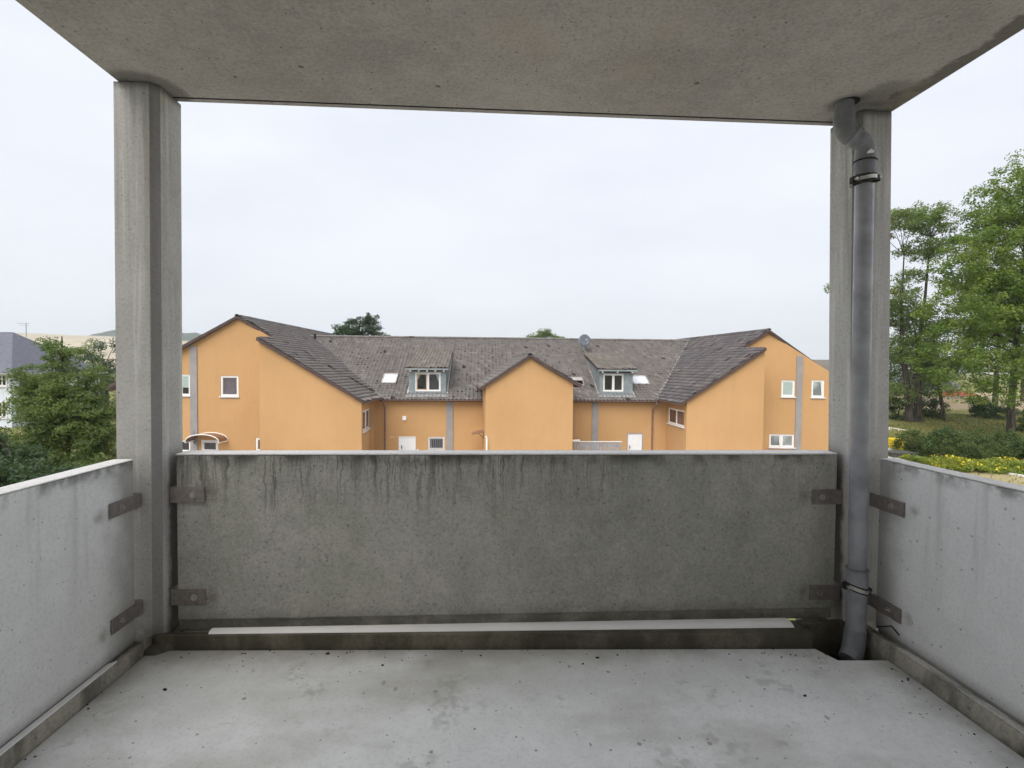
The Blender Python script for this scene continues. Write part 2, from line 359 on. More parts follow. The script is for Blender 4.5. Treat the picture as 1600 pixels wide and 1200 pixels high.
M['flash'] = flat('valley_flashing', (0.46, 0.43, 0.41), .5, .4, .3, .3, 5)
def glass(name, col, rough=.04, spec=.8):
    n = NT(name); c = n.mix(n.ss(n.noise(.9, 2), .35, .65), tuple(x * .6 for x in col), tuple(x * 1.5 for x in col)); return n.fin(c, rough, spec)
M['glass'] = glass('dark_window_glass', (0.03, 0.028, 0.03))
M['glass_brown'] = glass('curtained_brown_glass', (0.15, 0.085, 0.065), .12, .4)
M['glass_mauve'] = glass('mauve_window_glass', (0.10, 0.085, 0.10), .06)
M['glass_pale'] = glass('frosted_pale_glass', (0.30, 0.33, 0.33), .2, .4)
M['skylight'] = flat('skylight_glass', (0.62, 0.64, 0.68), .12, .6, 0, .04)  # pale base colour stands in for the bright sky mirrored in the pane
M['blind'] = flat('mint_blind_slats', (0.46, 0.57, 0.54), .5, .3, 0, .06)
M['door'] = flat('white_door_paint', (0.78, 0.79, 0.81), .45, .4, 0, .03)
M['dish'] = flat('dish_slate_blue', (0.105, 0.12, 0.145), .45, .4)
M['pipe_white'] = flat('white_rainpipe', (0.82, 0.78, 0.72), .5)
M['acrylic'] = flat('brown_acrylic', (0.22, 0.13, 0.085), .3, .5)
M['fence'] = flat('grey_fence_boards', (0.29, 0.30, 0.32), .75, .2, 0, .12, 4)
M['housewhite'] = flat('bluish_white_render', (0.66, 0.69, 0.76), .9, .1, 0, .06, 1)
M['slate'] = flat('grey_slate_roof', (0.125, 0.13, 0.16), .7, .3, 0, .15, 3)
M['redroof'] = flat('red_tile_roof', (0.38, 0.09, 0.055), .8, .2, 0, .2, 3)
M['bark'] = None
def bark():
    n = NT('bark'); s = n.noise(1, 6, .7, k=(9, 9, 1.6)); c = n.mix(n.ss(s, .35, .65), (0.035, 0.028, 0.022), (0.115, 0.10, 0.082)); n.bump(s, .8, .04); return n.fin(c, .95, .1)
M['bark'] = bark()
def leaf(name, a, b, c3, trans=.35):
    n = NT(name); r = n.island(); f = n.noise(.55, 3)
    c = n.mix(r, a, b); c = n.mix(n.m2('MULTIPLY', n.ss(f, .42, .64), .75), c, c3)
    n.put(n.b.inputs['Base Color'], c); n.b.inputs['Roughness'].default_value = .6; n.b.inputs['Specular IOR Level'].default_value = .25
    t = n.new('ShaderNodeBsdfTranslucent'); n.put(t.inputs['Color'], n.mix(.5, c, (0.14, 0.22, 0.03)))
    mx = n.new('ShaderNodeMixShader'); mx.inputs[0].default_value = trans
    n.t.links.new(n.b.outputs[0], mx.inputs[1]); n.t.links.new(t.outputs[0], mx.inputs[2]); n.t.links.new(mx.outputs[0], n.out.inputs[0])
    return n.m
M['leaf_maple'] = leaf('leaf_fresh_green', (0.11, 0.19, 0.04), (0.225, 0.335, 0.065), (0.30, 0.37, 0.08), .52)
M['leaf_tall'] = leaf('leaf_thin_green', (0.15, 0.23, 0.075), (0.27, 0.37, 0.12), (0.24, 0.26, 0.10), .55)
M['leaf_rowan'] = leaf('leaf_feathery_green', (0.105, 0.155, 0.06), (0.21, 0.285, 0.10), (0.24, 0.30, 0.09), .52)
M['leaf_dark'] = leaf('leaf_dark_green', (0.03, 0.055, 0.03), (0.075, 0.12, 0.055), (0.055, 0.095, 0.045))
M['leaf_oak'] = leaf('leaf_blue_green', (0.030, 0.058, 0.035), (0.065, 0.105, 0.06), (0.06, 0.11, 0.055))
M['leaf_hedge'] = leaf('leaf_hedge', (0.04, 0.075, 0.028), (0.11, 0.165, 0.05), (0.12, 0.155, 0.045))
M['leaf_bed'] = leaf('leaf_bed', (0.13, 0.205, 0.035), (0.27, 0.34, 0.05), (0.37, 0.40, 0.06))
M['petal'] = leaf('petal_yellow', (0.62, 0.50, 0.03), (0.78, 0.66, 0.06), (0.7, 0.6, 0.05), .2)
M['grass'] = leaf('grass_blades', (0.14, 0.13, 0.04), (0.24, 0.22, 0.07), (0.17, 0.18, 0.055), .25)
M['yellow'] = flat('yellow_bin_plastic', (0.80, 0.58, 0.01), .4, .4, 0, .05)
M['dark_box'] = flat('dark_weathered_box', (0.075, 0.08, 0.07), .8, .2, 0, .3)
M['paving'] = flat('grey_paving', (0.44, 0.425, 0.40), .85, .2, 0, .2, 3)
M['wheat'] = flat('ripe_wheat_field', (0.40, 0.34, 0.25), .95, .05, 0, .12, .02)
M['wood'] = flat('far_wood', (0.030, 0.050, 0.028), .95, .05, 0, .45, .12)
M['house_wall'] = flat('house_render', (0.86, 0.85, 0.83), .9, .1, 0, .05)

# ================================================================== GROUND
def sstep(a, b, x): t = np.clip((x - a) / (b - a), 0, 1); return t * t * (3 - 2 * t)
def gz(X, Y):
    X = np.asarray(X, float); Y = np.asarray(Y, float)
    bank = sstep(20.5, 25, X) * (0.95 * sstep(14, 22, Y) + 0.085 * np.clip(Y - 29.5, 0, 13) + .02 * np.clip(Y - 42.5, 0, 40))
    return bank * 1.0
def build_ground():
    def axis(lim, core, step):
        a = list(np.arange(-core, core + .1, step)); s = step; x = core
        while x < lim: s *= 1.35; x += s; a = [-x] + a + [x]
        return np.array(a)
    ax = axis(1500, 66, 1.5); X, Y = np.meshgrid(ax, ax + 0, indexing='ij'); Z = gz(X, Y)
    v = np.stack([X, Y, Z], -1).reshape(-1, 3); n = len(ax); i = np.arange(n - 1); I, J = np.meshgrid(i, i, indexing='ij'); a = (I * n + J).ravel()
    q = np.stack([a, a + n, a + n + 1, a + 1], 1)
    m = NT('ground_grass'); f = m.noise(.5, 6, .65); g = m.noise(6, 6, .7)
    x, y, z = m.xyz()
    c = m.mix(m.ss(f, .35, .65), (0.12, 0.135, 0.04), (0.21, 0.19, 0.07))
    c = m.mix(m.m2('MULTIPLY', m.ss(g, .45, .7), .6), c, (0.085, 0.10, 0.03))
    # dry worn strip in front of the flower bed, sandy yard behind the bank
    wob = m.m2('MULTIPLY', m.m2('SUBTRACT', m.noise(.8, 4), .5), 3.0)
    yy = m.m2('ADD', y, wob)
    dry = m.mul(m.ss(x, 17, 21), m.ss(yy, 16, 19), m.ss(yy, 25.4, 24.6))
    c = m.mix(m.m2('MULTIPLY', dry, .85), c, m.mix(m.ss(g, .35, .65), (0.30, 0.25, 0.13), (0.40, 0.34, 0.20)))
    sand = m.mul(m.ss(x, 30, 36), m.ss(yy, 47, 50), m.ss(yy, 80, 74))
    c = m.mix(m.m2('MULTIPLY', sand, .9), c, (0.38, 0.30, 0.20))
    m.bump(g, .5, .05); mat = m.fin(c, .95, .1)
    o = np_mesh('ground', v, q, mat); o.data.polygons.foreach_set('use_smooth', [True] * len(q)); tag(o, kind='structure')
    # unseen pale paving, added to bounce light up to the balcony ceiling
    mb = MB(); mb.box(-26, 20.3, 15.5, 31.2, -.2, .02); mb.box(-12, 13, 2.0, 8.6, -.2, .02); p = mb.build('courtyard_paving', M['paving']); tag(p, kind='structure')
    p2 = MB().hexa([(21.0, 27.2, .3), (25.4, 27.2, .6), (25.4, 33.0, .6), (21.0, 33.0, .3)], [(21.0, 27.2, .92), (25.4, 27.2, .98), (25.4, 33.0, 1.28), (21.0, 33.0, 1.2)]).build('path', M['paving']); tag(p2, kind='structure')
build_ground()
def hill(name, mat, px0, px1, prof, Y, depth, rough):
    # a long ridge far beyond the houses; prof gives the crest picture height at fractions of its run
    n = 60; m = 8; v = []
    for j in range(m + 1):
        t = j / m
        for i in range(n + 1):
            s = i / n; px = px0 + (px1 - px0) * s; py = float(np.interp(s, [p[0] for p in prof], [p[1] for p in prof]))
            crest = at(px, py, Y)
            h = math.sin(t * math.pi / 2) * max(crest.z + 3, 1) - 3
            yy = Y - depth * (1 - t)
            v.append((crest.x * (.92 + .08 * t), yy, h + (rng.normal() * rough * t if 0 < i < n else 0)))
    q = [(j * (n + 1) + i, j * (n + 1) + i + 1, (j + 1) * (n + 1) + i + 1, (j + 1) * (n + 1) + i) for j in range(m) for i in range(n)]
    me = bpy.data.meshes.new(name); me.from_pydata(v, [], q); o = finish(me, name, mat); me.polygons.foreach_set('use_smooth', [True] * len(me.polygons))
    return tag(o, kind='structure')
hill('wheat_field_hill', M['wheat'], -400, 520, [(0, 512), (.35, 517), (.5, 522), (.66, 528), (.8, 536), (1, 575)], 900, 420, .25)
hill('wooded_hill', M['wood'], 120, 470, [(0, 545), (.1, 526), (.2, 518), (.4, 520), (.6, 523), (.8, 535), (1, 570)], 1300, 320, 2.2)

# ================================================================== BALCONY
def build_balcony():
    # floor with the cut-out round the drain, low kerb on three sides
    XL, XR = -1.562, 1.905
    yk = lambda x: 2.47 - (x + 1.29) * .036         # inner face of the front kerb
    poly = [(XL, -.55), (XR, -.55), (XR, 2.252), (1.668, 2.262), (1.625, 2.362), (XL, yk(XL))]
    b = MB(); b.hexa([(x, y, F0 - .16) for x, y in poly], [(x, y, F0) for x, y in poly])
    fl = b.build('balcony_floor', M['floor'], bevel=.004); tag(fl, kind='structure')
    K = F0 + .066
    kb = MB()
    # front kerb, then left and right kerbs (sloping inner faces)
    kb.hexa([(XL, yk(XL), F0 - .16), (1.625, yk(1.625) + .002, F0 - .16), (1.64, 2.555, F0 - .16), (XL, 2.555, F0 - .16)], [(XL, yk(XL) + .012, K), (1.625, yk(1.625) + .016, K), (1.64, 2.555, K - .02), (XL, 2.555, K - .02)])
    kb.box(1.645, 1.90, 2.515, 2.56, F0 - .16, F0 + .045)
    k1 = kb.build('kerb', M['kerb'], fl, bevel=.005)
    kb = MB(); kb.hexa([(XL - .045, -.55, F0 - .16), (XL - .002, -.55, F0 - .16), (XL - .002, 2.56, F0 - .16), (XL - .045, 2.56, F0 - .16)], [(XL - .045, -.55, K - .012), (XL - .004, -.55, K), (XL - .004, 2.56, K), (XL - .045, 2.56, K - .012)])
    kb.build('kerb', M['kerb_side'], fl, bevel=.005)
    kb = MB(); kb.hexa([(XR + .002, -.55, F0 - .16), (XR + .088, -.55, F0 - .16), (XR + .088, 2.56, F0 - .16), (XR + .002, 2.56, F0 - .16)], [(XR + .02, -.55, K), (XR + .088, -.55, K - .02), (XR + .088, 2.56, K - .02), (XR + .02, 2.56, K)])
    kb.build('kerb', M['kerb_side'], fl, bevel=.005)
    # raised pad the left column stands on
    MB().hexa([(-1.72, 2.40, F0 - .1), (-1.50, 2.40, F0 - .1), (-1.40, 2.50, F0 - .1), (-1.40, 2.72, F0 - .1), (-1.72, 2.72, F0 - .1)], [(-1.72, 2.44, F0 + .022), (-1.515, 2.44, F0 + .022), (-1.44, 2.51, F0 + .022), (-1.44, 2.72, F0 + .022), (-1.72, 2.72, F0 + .022)]).build('column_pad', M['kerb'], fl, bevel=.004)
    # pale kerb tops: the outdoor light on them is put into the strip colour
    def bar(x0, x1, y0a, y0b, y1a, y1b):
        m = MB(); n = 8; vs = []
        for x_, ya, yb_ in ((x0, y0a, y0b), (x1, y1a, y1b)):
            for k in range(n + 1):
                a = math.pi * (1 - k / n); vs.append((x_, (ya + yb_) / 2 + (yb_ - ya) / 2 * math.cos(a), K - .014 + .022 * math.sin(a) ** .8))
        k = n + 1; m.add(vs, [(i, i + 1, k + i + 1, k + i) for i in range(n)] + [tuple(range(k)), tuple(range(k, 2 * k))])
        return m.build('kerb_coping', M['white_bar'], fl, smooth=True)
    bar(-1.305, 1.575, 2.492, 2.556, 2.450, 2.548)
    MB().hexa([(XL - .046, -.5, K - .012), (XL - .0045, -.5, K + .0005), (XL - .0045, 2.27, K + .0005), (XL - .046, 2.27, K - .012)], [(XL - .046, -.5, K - .006), (XL - .006, -.5, K + .006), (XL - .006, 2.27, K + .006), (XL - .046, 2.27, K - .006)]).build('kerb_coping', M['white_bar'], fl, bevel=.004)
    MB().hexa([(XR + .022, -.5, K), (XR + .089, -.5, K - .02), (XR + .089, 2.24, K - .02), (XR + .022, 2.24, K)], [(XR + .023, -.5, K + .005), (XR + .089, -.5, K - .014), (XR + .089, 2.24, K - .014), (XR + .023, 2.24, K + .005)]).build('kerb_coping', M['coping_dirty'], fl, bevel=.005)
    # dark drain pocket under the pipe
    MB().box(1.63, 1.90, 2.266, 2.51, F0 - .17, F0 - .12).build('drain_pocket', M['hole'], fl)
    # slab above: nose strip beyond the drip groove
    x0, x1 = -1.69, 2.05
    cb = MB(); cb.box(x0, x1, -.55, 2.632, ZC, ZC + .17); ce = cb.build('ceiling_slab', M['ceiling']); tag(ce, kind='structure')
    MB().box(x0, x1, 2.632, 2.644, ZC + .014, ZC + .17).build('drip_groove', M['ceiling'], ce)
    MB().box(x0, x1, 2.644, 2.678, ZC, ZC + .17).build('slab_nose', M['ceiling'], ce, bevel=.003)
    # columns with a broad chamfer on the inner near corner
    def column(xi, xo, lean, label, base):
        sgn = 1 if xo > xi else -1; ch = .032; zt = ZC - .003
        def ring(z):
            dx = lean * (zt - z)
            pts = [(xi, 2.70), (xi, 2.50 + ch), (xi + sgn * ch, 2.50), (xo, 2.50), (xo, 2.70)]
            return [(x + dx, y, z) for x, y in pts]
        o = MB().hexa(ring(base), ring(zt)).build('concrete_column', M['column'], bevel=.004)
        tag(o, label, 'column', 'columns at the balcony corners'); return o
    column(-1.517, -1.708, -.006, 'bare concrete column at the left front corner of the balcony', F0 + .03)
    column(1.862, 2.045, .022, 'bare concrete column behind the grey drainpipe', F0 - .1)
    # front panel
    ym, t = 2.592, .09
    f = MB(); x0, x1 = -1.499, 1.878
    prof = [(ym, PZ0 + .057), (ym, PZ1), (ym + t, PZ1), (ym + t, PZ0 - .005), (ym + .014, PZ0 - .005), (ym + .014, PZ0 + .05)]
    f.hexa([(x0, y, z) for y, z in prof], [(x1, y, z) for y, z in prof])
    f.box(x0 + .02, x0 + .15, 2.565, ym + t - .003, F0 - .01, PZ0 - .006); f.box(x1 - .16, x1 - .02, 2.565, ym + t - .003, F0 - .01, PZ0 - .006)
    o = f.build('parapet_panel', M['panel_front'], bevel=.004); tag(o, 'long dark stained concrete parapet panel at the front of the balcony', 'parapet', 'concrete parapet panels')
    MB().box(x0 - .002, x1 + .002, ym - .002, ym + t + .014, PZ1 + .002, PZ1 + .010).build('coping', M['coping'], o, bevel=.003)
    for (xi, sg, y1, lab) in ((-1.612, -1, 2.452, 'pale concrete parapet panel on the left side of the balcony'), (2.0, 1, 2.45, 'pale concrete parapet panel on the right side beside the drainpipe')):
        xo = xi + sg * .075
        prof = [(xi, PZ0 + .03), (xi, PZ1), (xo, PZ1), (xo, PZ0), (xi + sg * .014, PZ0), (xi + sg * .014, PZ0 + .024)]
        g = MB(); g.hexa([(x, -.5, z) for x, z in prof], [(x, y1, z) for x, z in prof])
        a, c = sorted((xi + sg * .01, xo - sg * .003)); g.box(a, c, y1 - .16, y1 - .006, F0 + .03, PZ0 - .002)
        o = g.build('parapet_panel', M['panel_side'], bevel=.004); tag(o, lab, 'parapet', 'concrete parapet panels')
        a, c = sorted((xi - sg * .002, xo + sg * .012)); MB().box(a, c, -.5, y1 + .002, PZ1 + .002, PZ1 + .008).build('coping', M['coping' if sg < 0 else 'coping_side'], o, bevel=.003)
    # angle brackets
    def bracket(O, u, n, inner, label, ln=.165, h=.078):
        # flat plate on the panel face from O along u, short return leg at its start towards the column
        O, u, n, inner = map(Vector, (O, u, n, inner)); up = Vector((0, 0, h / 2))
        e = thing('angle_bracket', label, 'bracket', O, 'steel angle brackets holding the parapet panels')
        th = .007
        b = MB(); a0, a1 = O, O + u * ln
        b.hexa([a0 - up, a1 - up, a1 - up + n * th, a0 - up + n * th], [a0 + up, a1 + up, a1 + up + n * th, a0 + up + n * th])
        b.build('plate', M['steel'], e, bevel=.002)
        r0 = O - u * .001; w = -u * .007
        b = MB(); b.hexa([r0 - up, r0 - up + w, r0 - up + w + inner, r0 - up + inner], [r0 + up, r0 + up + w, r0 + up + w + inner, r0 + up + inner])
        b.build('return_leg', M['steel'], e, bevel=.002)
        cpt = O + u * (ln * .68) + n * th
        MB().tube([cpt, cpt + n * .003], .016, 14).build('washer', M['bolt'], e)
        MB().tube([cpt + n * .0035, cpt + n * .013], .010, 6).build('bolt_head', M['bolt'], e)
    zs = ((F0 + .715, 'upper'), (F0 + .205, 'lower'))
    for z, w in zs:
        bracket((-1.527, 2.589, z), (1, 0, 0), (0, -1, 0), (0, .10, 0), f'{w} steel angle bracket at the left end of the front panel')
        bracket((1.905, 2.589, z - .03), (-1, 0, 0), (0, -1, 0), (0, .10, 0), f'{w} steel angle bracket at the right end of the front panel')
        bracket((-1.609, 2.492, z), (0, -1, 0), (1, 0, 0), (-.08, 0, 0), f'{w} steel angle bracket on the left side panel', .20, .066)
        bracket((1.997, 2.51, z - .02), (0, -1, 0), (-1, 0, 0), (.05, 0, 0), f'{w} steel angle bracket on the right side panel', .22, .07)
    # ---------------- drainpipe
    e = thing('drainpipe', 'grey plastic drainpipe with elbow joints in front of the right column', 'drainpipe', (1.86, 2.40, F0))
    px, py, r = 1.862, 2.43, .041
    tx, ty = 1.752, 2.44
    top = lambda pts, rad, nm, mt: MB().tube(pts, rad, 24).build(nm, mt, e, smooth=True)
    MB().tube([(px + .018, py, F0 + .33), (px - .004, py, ZC - .40)], r, 28).build('pipe', M['pvc'], e, smooth=True)
    # ceiling outlet, two elbows and the offset socket
    MB().tube([(tx, ty, ZC + .05), (tx, ty, ZC - .055)], r + .001, 28).build('outlet_pipe', M['pvc_dark'], e, smooth=True)
    MB().tube([(tx + .012, ty - .0, ZC - .002), (tx + .012, ty, ZC + .02)], r + .014, 28).build('outlet_ring', M['hole'], e)
    def arc(p0, d0, p1, d1, n=12):
        p0, d0, p1, d1 = map(Vector, (p0, d0, p1, d1)); out = []
        for i in range(n + 1):
            s = i / n; h = (2*s**3-3*s**2+1, s**3-2*s**2+s, -2*s**3+3*s**2, s**3-s**2); out.append(p0*h[0]+d0*h[1]+p1*h[2]+d1*h[3])
        return out
    pA, pB = Vector((tx, ty, ZC - .055)), Vector((tx + .045, ty - .006, ZC - .168))
    pC = Vector((px - .004, py, ZC - .245))
    MB().tube(arc(pA, (0, 0, -.15), pB, (.13, -.02, -.08)), [r + .006] * 13, 28).build('elbow', M['pvc_dark'], e, smooth=True)
    pts = arc(pB + Vector((.004, -.001, -.003)), (.13, -.02, -.08), pC, (0, 0, -.15))
    MB().tube(pts, [r + .003] * 13, 28).build('elbow', M['pvc_dark'], e, smooth=True)
    MB().tube([pB + Vector((-.008, .001, .006)), pB + Vector((.012, -.002, -.007))], r + .0105, 28).build('joint_ring', M['pvc'], e, smooth=True)
    MB().tube([(px - .004, py, ZC - .245), (px - .004, py, ZC - .355)], r + .006, 28).build('socket', M['pvc_dark'], e, smooth=True)
    MB().tube([(px - .004, py, ZC - .283), (px - .004, py, ZC - .289)], r + .010, 28).build('socket_lip', M['rubber'], e)
    def clamp(cx, z, tilt, nm='pipe_clamp'):
        def ringpts(rr, dz): return [(cx + rr * math.cos(a), py + rr * math.sin(a), z + dz + tilt * math.cos(a)) for a in np.linspace(0, 2 * math.pi, 33)]
        c = MB()
        for dz, rr in ((-.012, r + .006), (.012, r + .006)): c.tube(ringpts(rr, dz), .005, 6, False)
        o = c.build(nm, M['rubber'], e)
        g = MB(); R0, R1 = r + .0015, r + .010; A = np.linspace(0, 2 * math.pi, 33)
        vs = []
        for a in A[:-1]:
            for rr, dz in ((R0, -.009), (R1, -.009), (R1, .009), (R0, .009)): vs.append((cx + rr * math.cos(a), py + rr * math.sin(a), z + dz + tilt * math.cos(a)))
        fs = [(i * 4 + k, ((i + 1) % 32) * 4 + k, ((i + 1) % 32) * 4 + (k + 1) % 4, i * 4 + (k + 1) % 4) for i in range(32) for k in range(4)]
        g.add(vs, fs).build('band', M['zinc'], o)
        for s in (-1, 1):
            q = MB(); q.box(cx + s * (r + .004) - .004 * 0, cx + s * (r + .030), py - .014, py + .012, z + s * tilt - .016, z + s * tilt + .016) if s > 0 else q.box(cx - (r + .030), cx - (r + .004), py - .014, py + .012, z - tilt - .016, z - tilt + .016)
            q.build('lug', M['rubber'], o, bevel=.003)
            MB().tube([(cx + s * (r + .018), py - .03, z + s * tilt), (cx + s * (r + .018), py - .010, z + s * tilt)], .007, 10).build('screw', M['bolt'], o)
        MB().box(cx - .012, cx + .012, py + r, 2.52, z - .01, z + .01).build('stand_off', M['steel'], o)
    clamp(px - .003, ZC - .372, .006); clamp(px + .018, F0 + .265, -.014)
    MB().tube([(px + .018, py, F0 + .20), (px + .017, py, F0 + .36)], r + .007, 28).build('socket', M['pvc'], e, smooth=True)
    MB().tube([(px + .017, py, F0 + .356), (px + .017, py, F0 + .366)], r + .010, 28).build('socket_lip', M['pvc_dark'], e)
    MB().tube([(px + .018, py, F0 + .21), (px + .004, py - .018, F0 + .05)], r + .004, 28).build('pipe', M['pvc'], e, smooth=True)
    MB().tube(arc((px + .005, py - .016, F0 + .065), (-.01, -.01, -.1), (px - .055, py - .055, F0 - .07), (-.1, -.05, -.06)), [r + .008] * 13, 24).build('elbow', M['pvc_dark'], e, smooth=True)
    # sticker remnant on the upper elbow
    s0 = Vector((px - .012, py - r - .0085, ZC - .262))
    MB().add([s0 + Vector((-.02, .004, -.004)), s0 + Vector((.014, .001, 0)), s0 + Vector((.018, .002, .010)), s0 + Vector((.0, .002, .019)), s0 + Vector((-.016, .004, .006))], [(0, 1, 2, 3, 4)]).build('sticker_remnant', M['coping'], e)
    # thin cable tie tails by the drain
    tag(MB().tube([(1.93, 2.36, F0 + .10), (1.99, 2.34, F0 + .115), (2.0, 2.3, F0 + .09)], .004, 6).build('cable_end', M['rubber']), 'short black cable end behind the foot of the drainpipe', 'cable')
    # leaves and crumbs on the floor
    spots = [((512, 1022), .018, 'black beetle-like crumb of debris on the floor near the front kerb'), ((598, 1040), .013, 'small dark speck of dirt on the floor left of centre'), ((933, 1028), .018, 'ragged dark leaf crumb on the floor right of centre'), ((911, 1038), .011, 'tiny grey leaf crumb beside the larger crumb'), ((258, 1078), .02, 'brown sliver of debris on the floor by the left column'), ((1258, 1088), .014, 'dark sliver of debris on the floor in front of the drain')]
    for i, ((ax, ay), s, lab) in enumerate(spots):
        p = on(ax, ay, (Vector((0, 0, F0)), Vector((0, 0, 1)))); r2 = random.Random(i); k = 9
        lo = [(p.x + s * .62 * math.cos(a) * r2.uniform(.5, 1.1), p.y + s * .45 * math.sin(a) * r2.uniform(.5, 1.1), F0 + .001) for a in np.linspace(0, 2 * math.pi, k, endpoint=False)]
        hi = [(x * .6 + p.x * .4, y * .6 + p.y * .4, F0 + .004 + r2.uniform(0, .003)) for x, y, _ in lo]
        tag(MB().hexa(lo, hi).build('debris_crumb', M['hole'], smooth=False), lab, 'debris', 'crumbs on the balcony floor')
    r3 = random.Random(11); g = MB()
    for i in range(120):
        side = r3.random()
        if side < .5: x_ = r3.uniform(-1.5, 1.7); y_ = yk(x_) - abs(r3.gauss(0, .05)) - .006
        elif side < .7: x_ = -1.565 + abs(r3.gauss(0, .05)); y_ = r3.uniform(1.2, 2.4)
        elif side < .9: x_ = 1.895 - abs(r3.gauss(0, .06)); y_ = r3.uniform(1.2, 2.2)
        else: x_ = 1.62 - abs(r3.gauss(0, .15)); y_ = 2.33 - abs(r3.gauss(0, .09))
        q = r3.uniform(.0018, .0055); a0 = r3.uniform(0, 6.28)
        lo = [(x_ + q * math.cos(a0 + t_) * r3.uniform(.6, 1.3), y_ + q * math.sin(a0 + t_) * r3.uniform(.6, 1.3), F0 + .0008) for t_ in (0, 1.3, 2.6, 3.9, 5.1)]
        g.hexa(lo, [(a_ * .6 + x_ * .4, b_ * .6 + y_ * .4, F0 + q * .7) for a_, b_, _ in lo])
    o = g.build('floor_grit', M['hole'], fl); o['kind'] = 'stuff'
    # the flat's own outer wall behind the viewer
    w = MB(); w.box(-7, 7.5, -9, -.55, 0, 9.6); tag(w.build('house_wall', M['house_wall']), kind='structure')
M['white_bar'] = flat('white_painted_kerb', (0.90, 0.885, 0.875), .5, .4, 0, .03)  # whitened to carry the outdoor light falling on the kerb top
M['kerb_side'] = concrete('kerb_concrete_side', (0.36, 0.335, 0.28), (0.52, 0.485, 0.41), st_kerb, pits=.4)
M['coping_side'] = concrete('pale_coping_side', (0.66, 0.65, 0.63), (0.78, 0.77, 0.75), None, pits=.25)
M['coping_dirty'] = concrete('dirty_coping', (0.52, 0.51, 0.47), (0.72, 0.71, 0.67), st_kerb, pits=.5)
build_balcony()

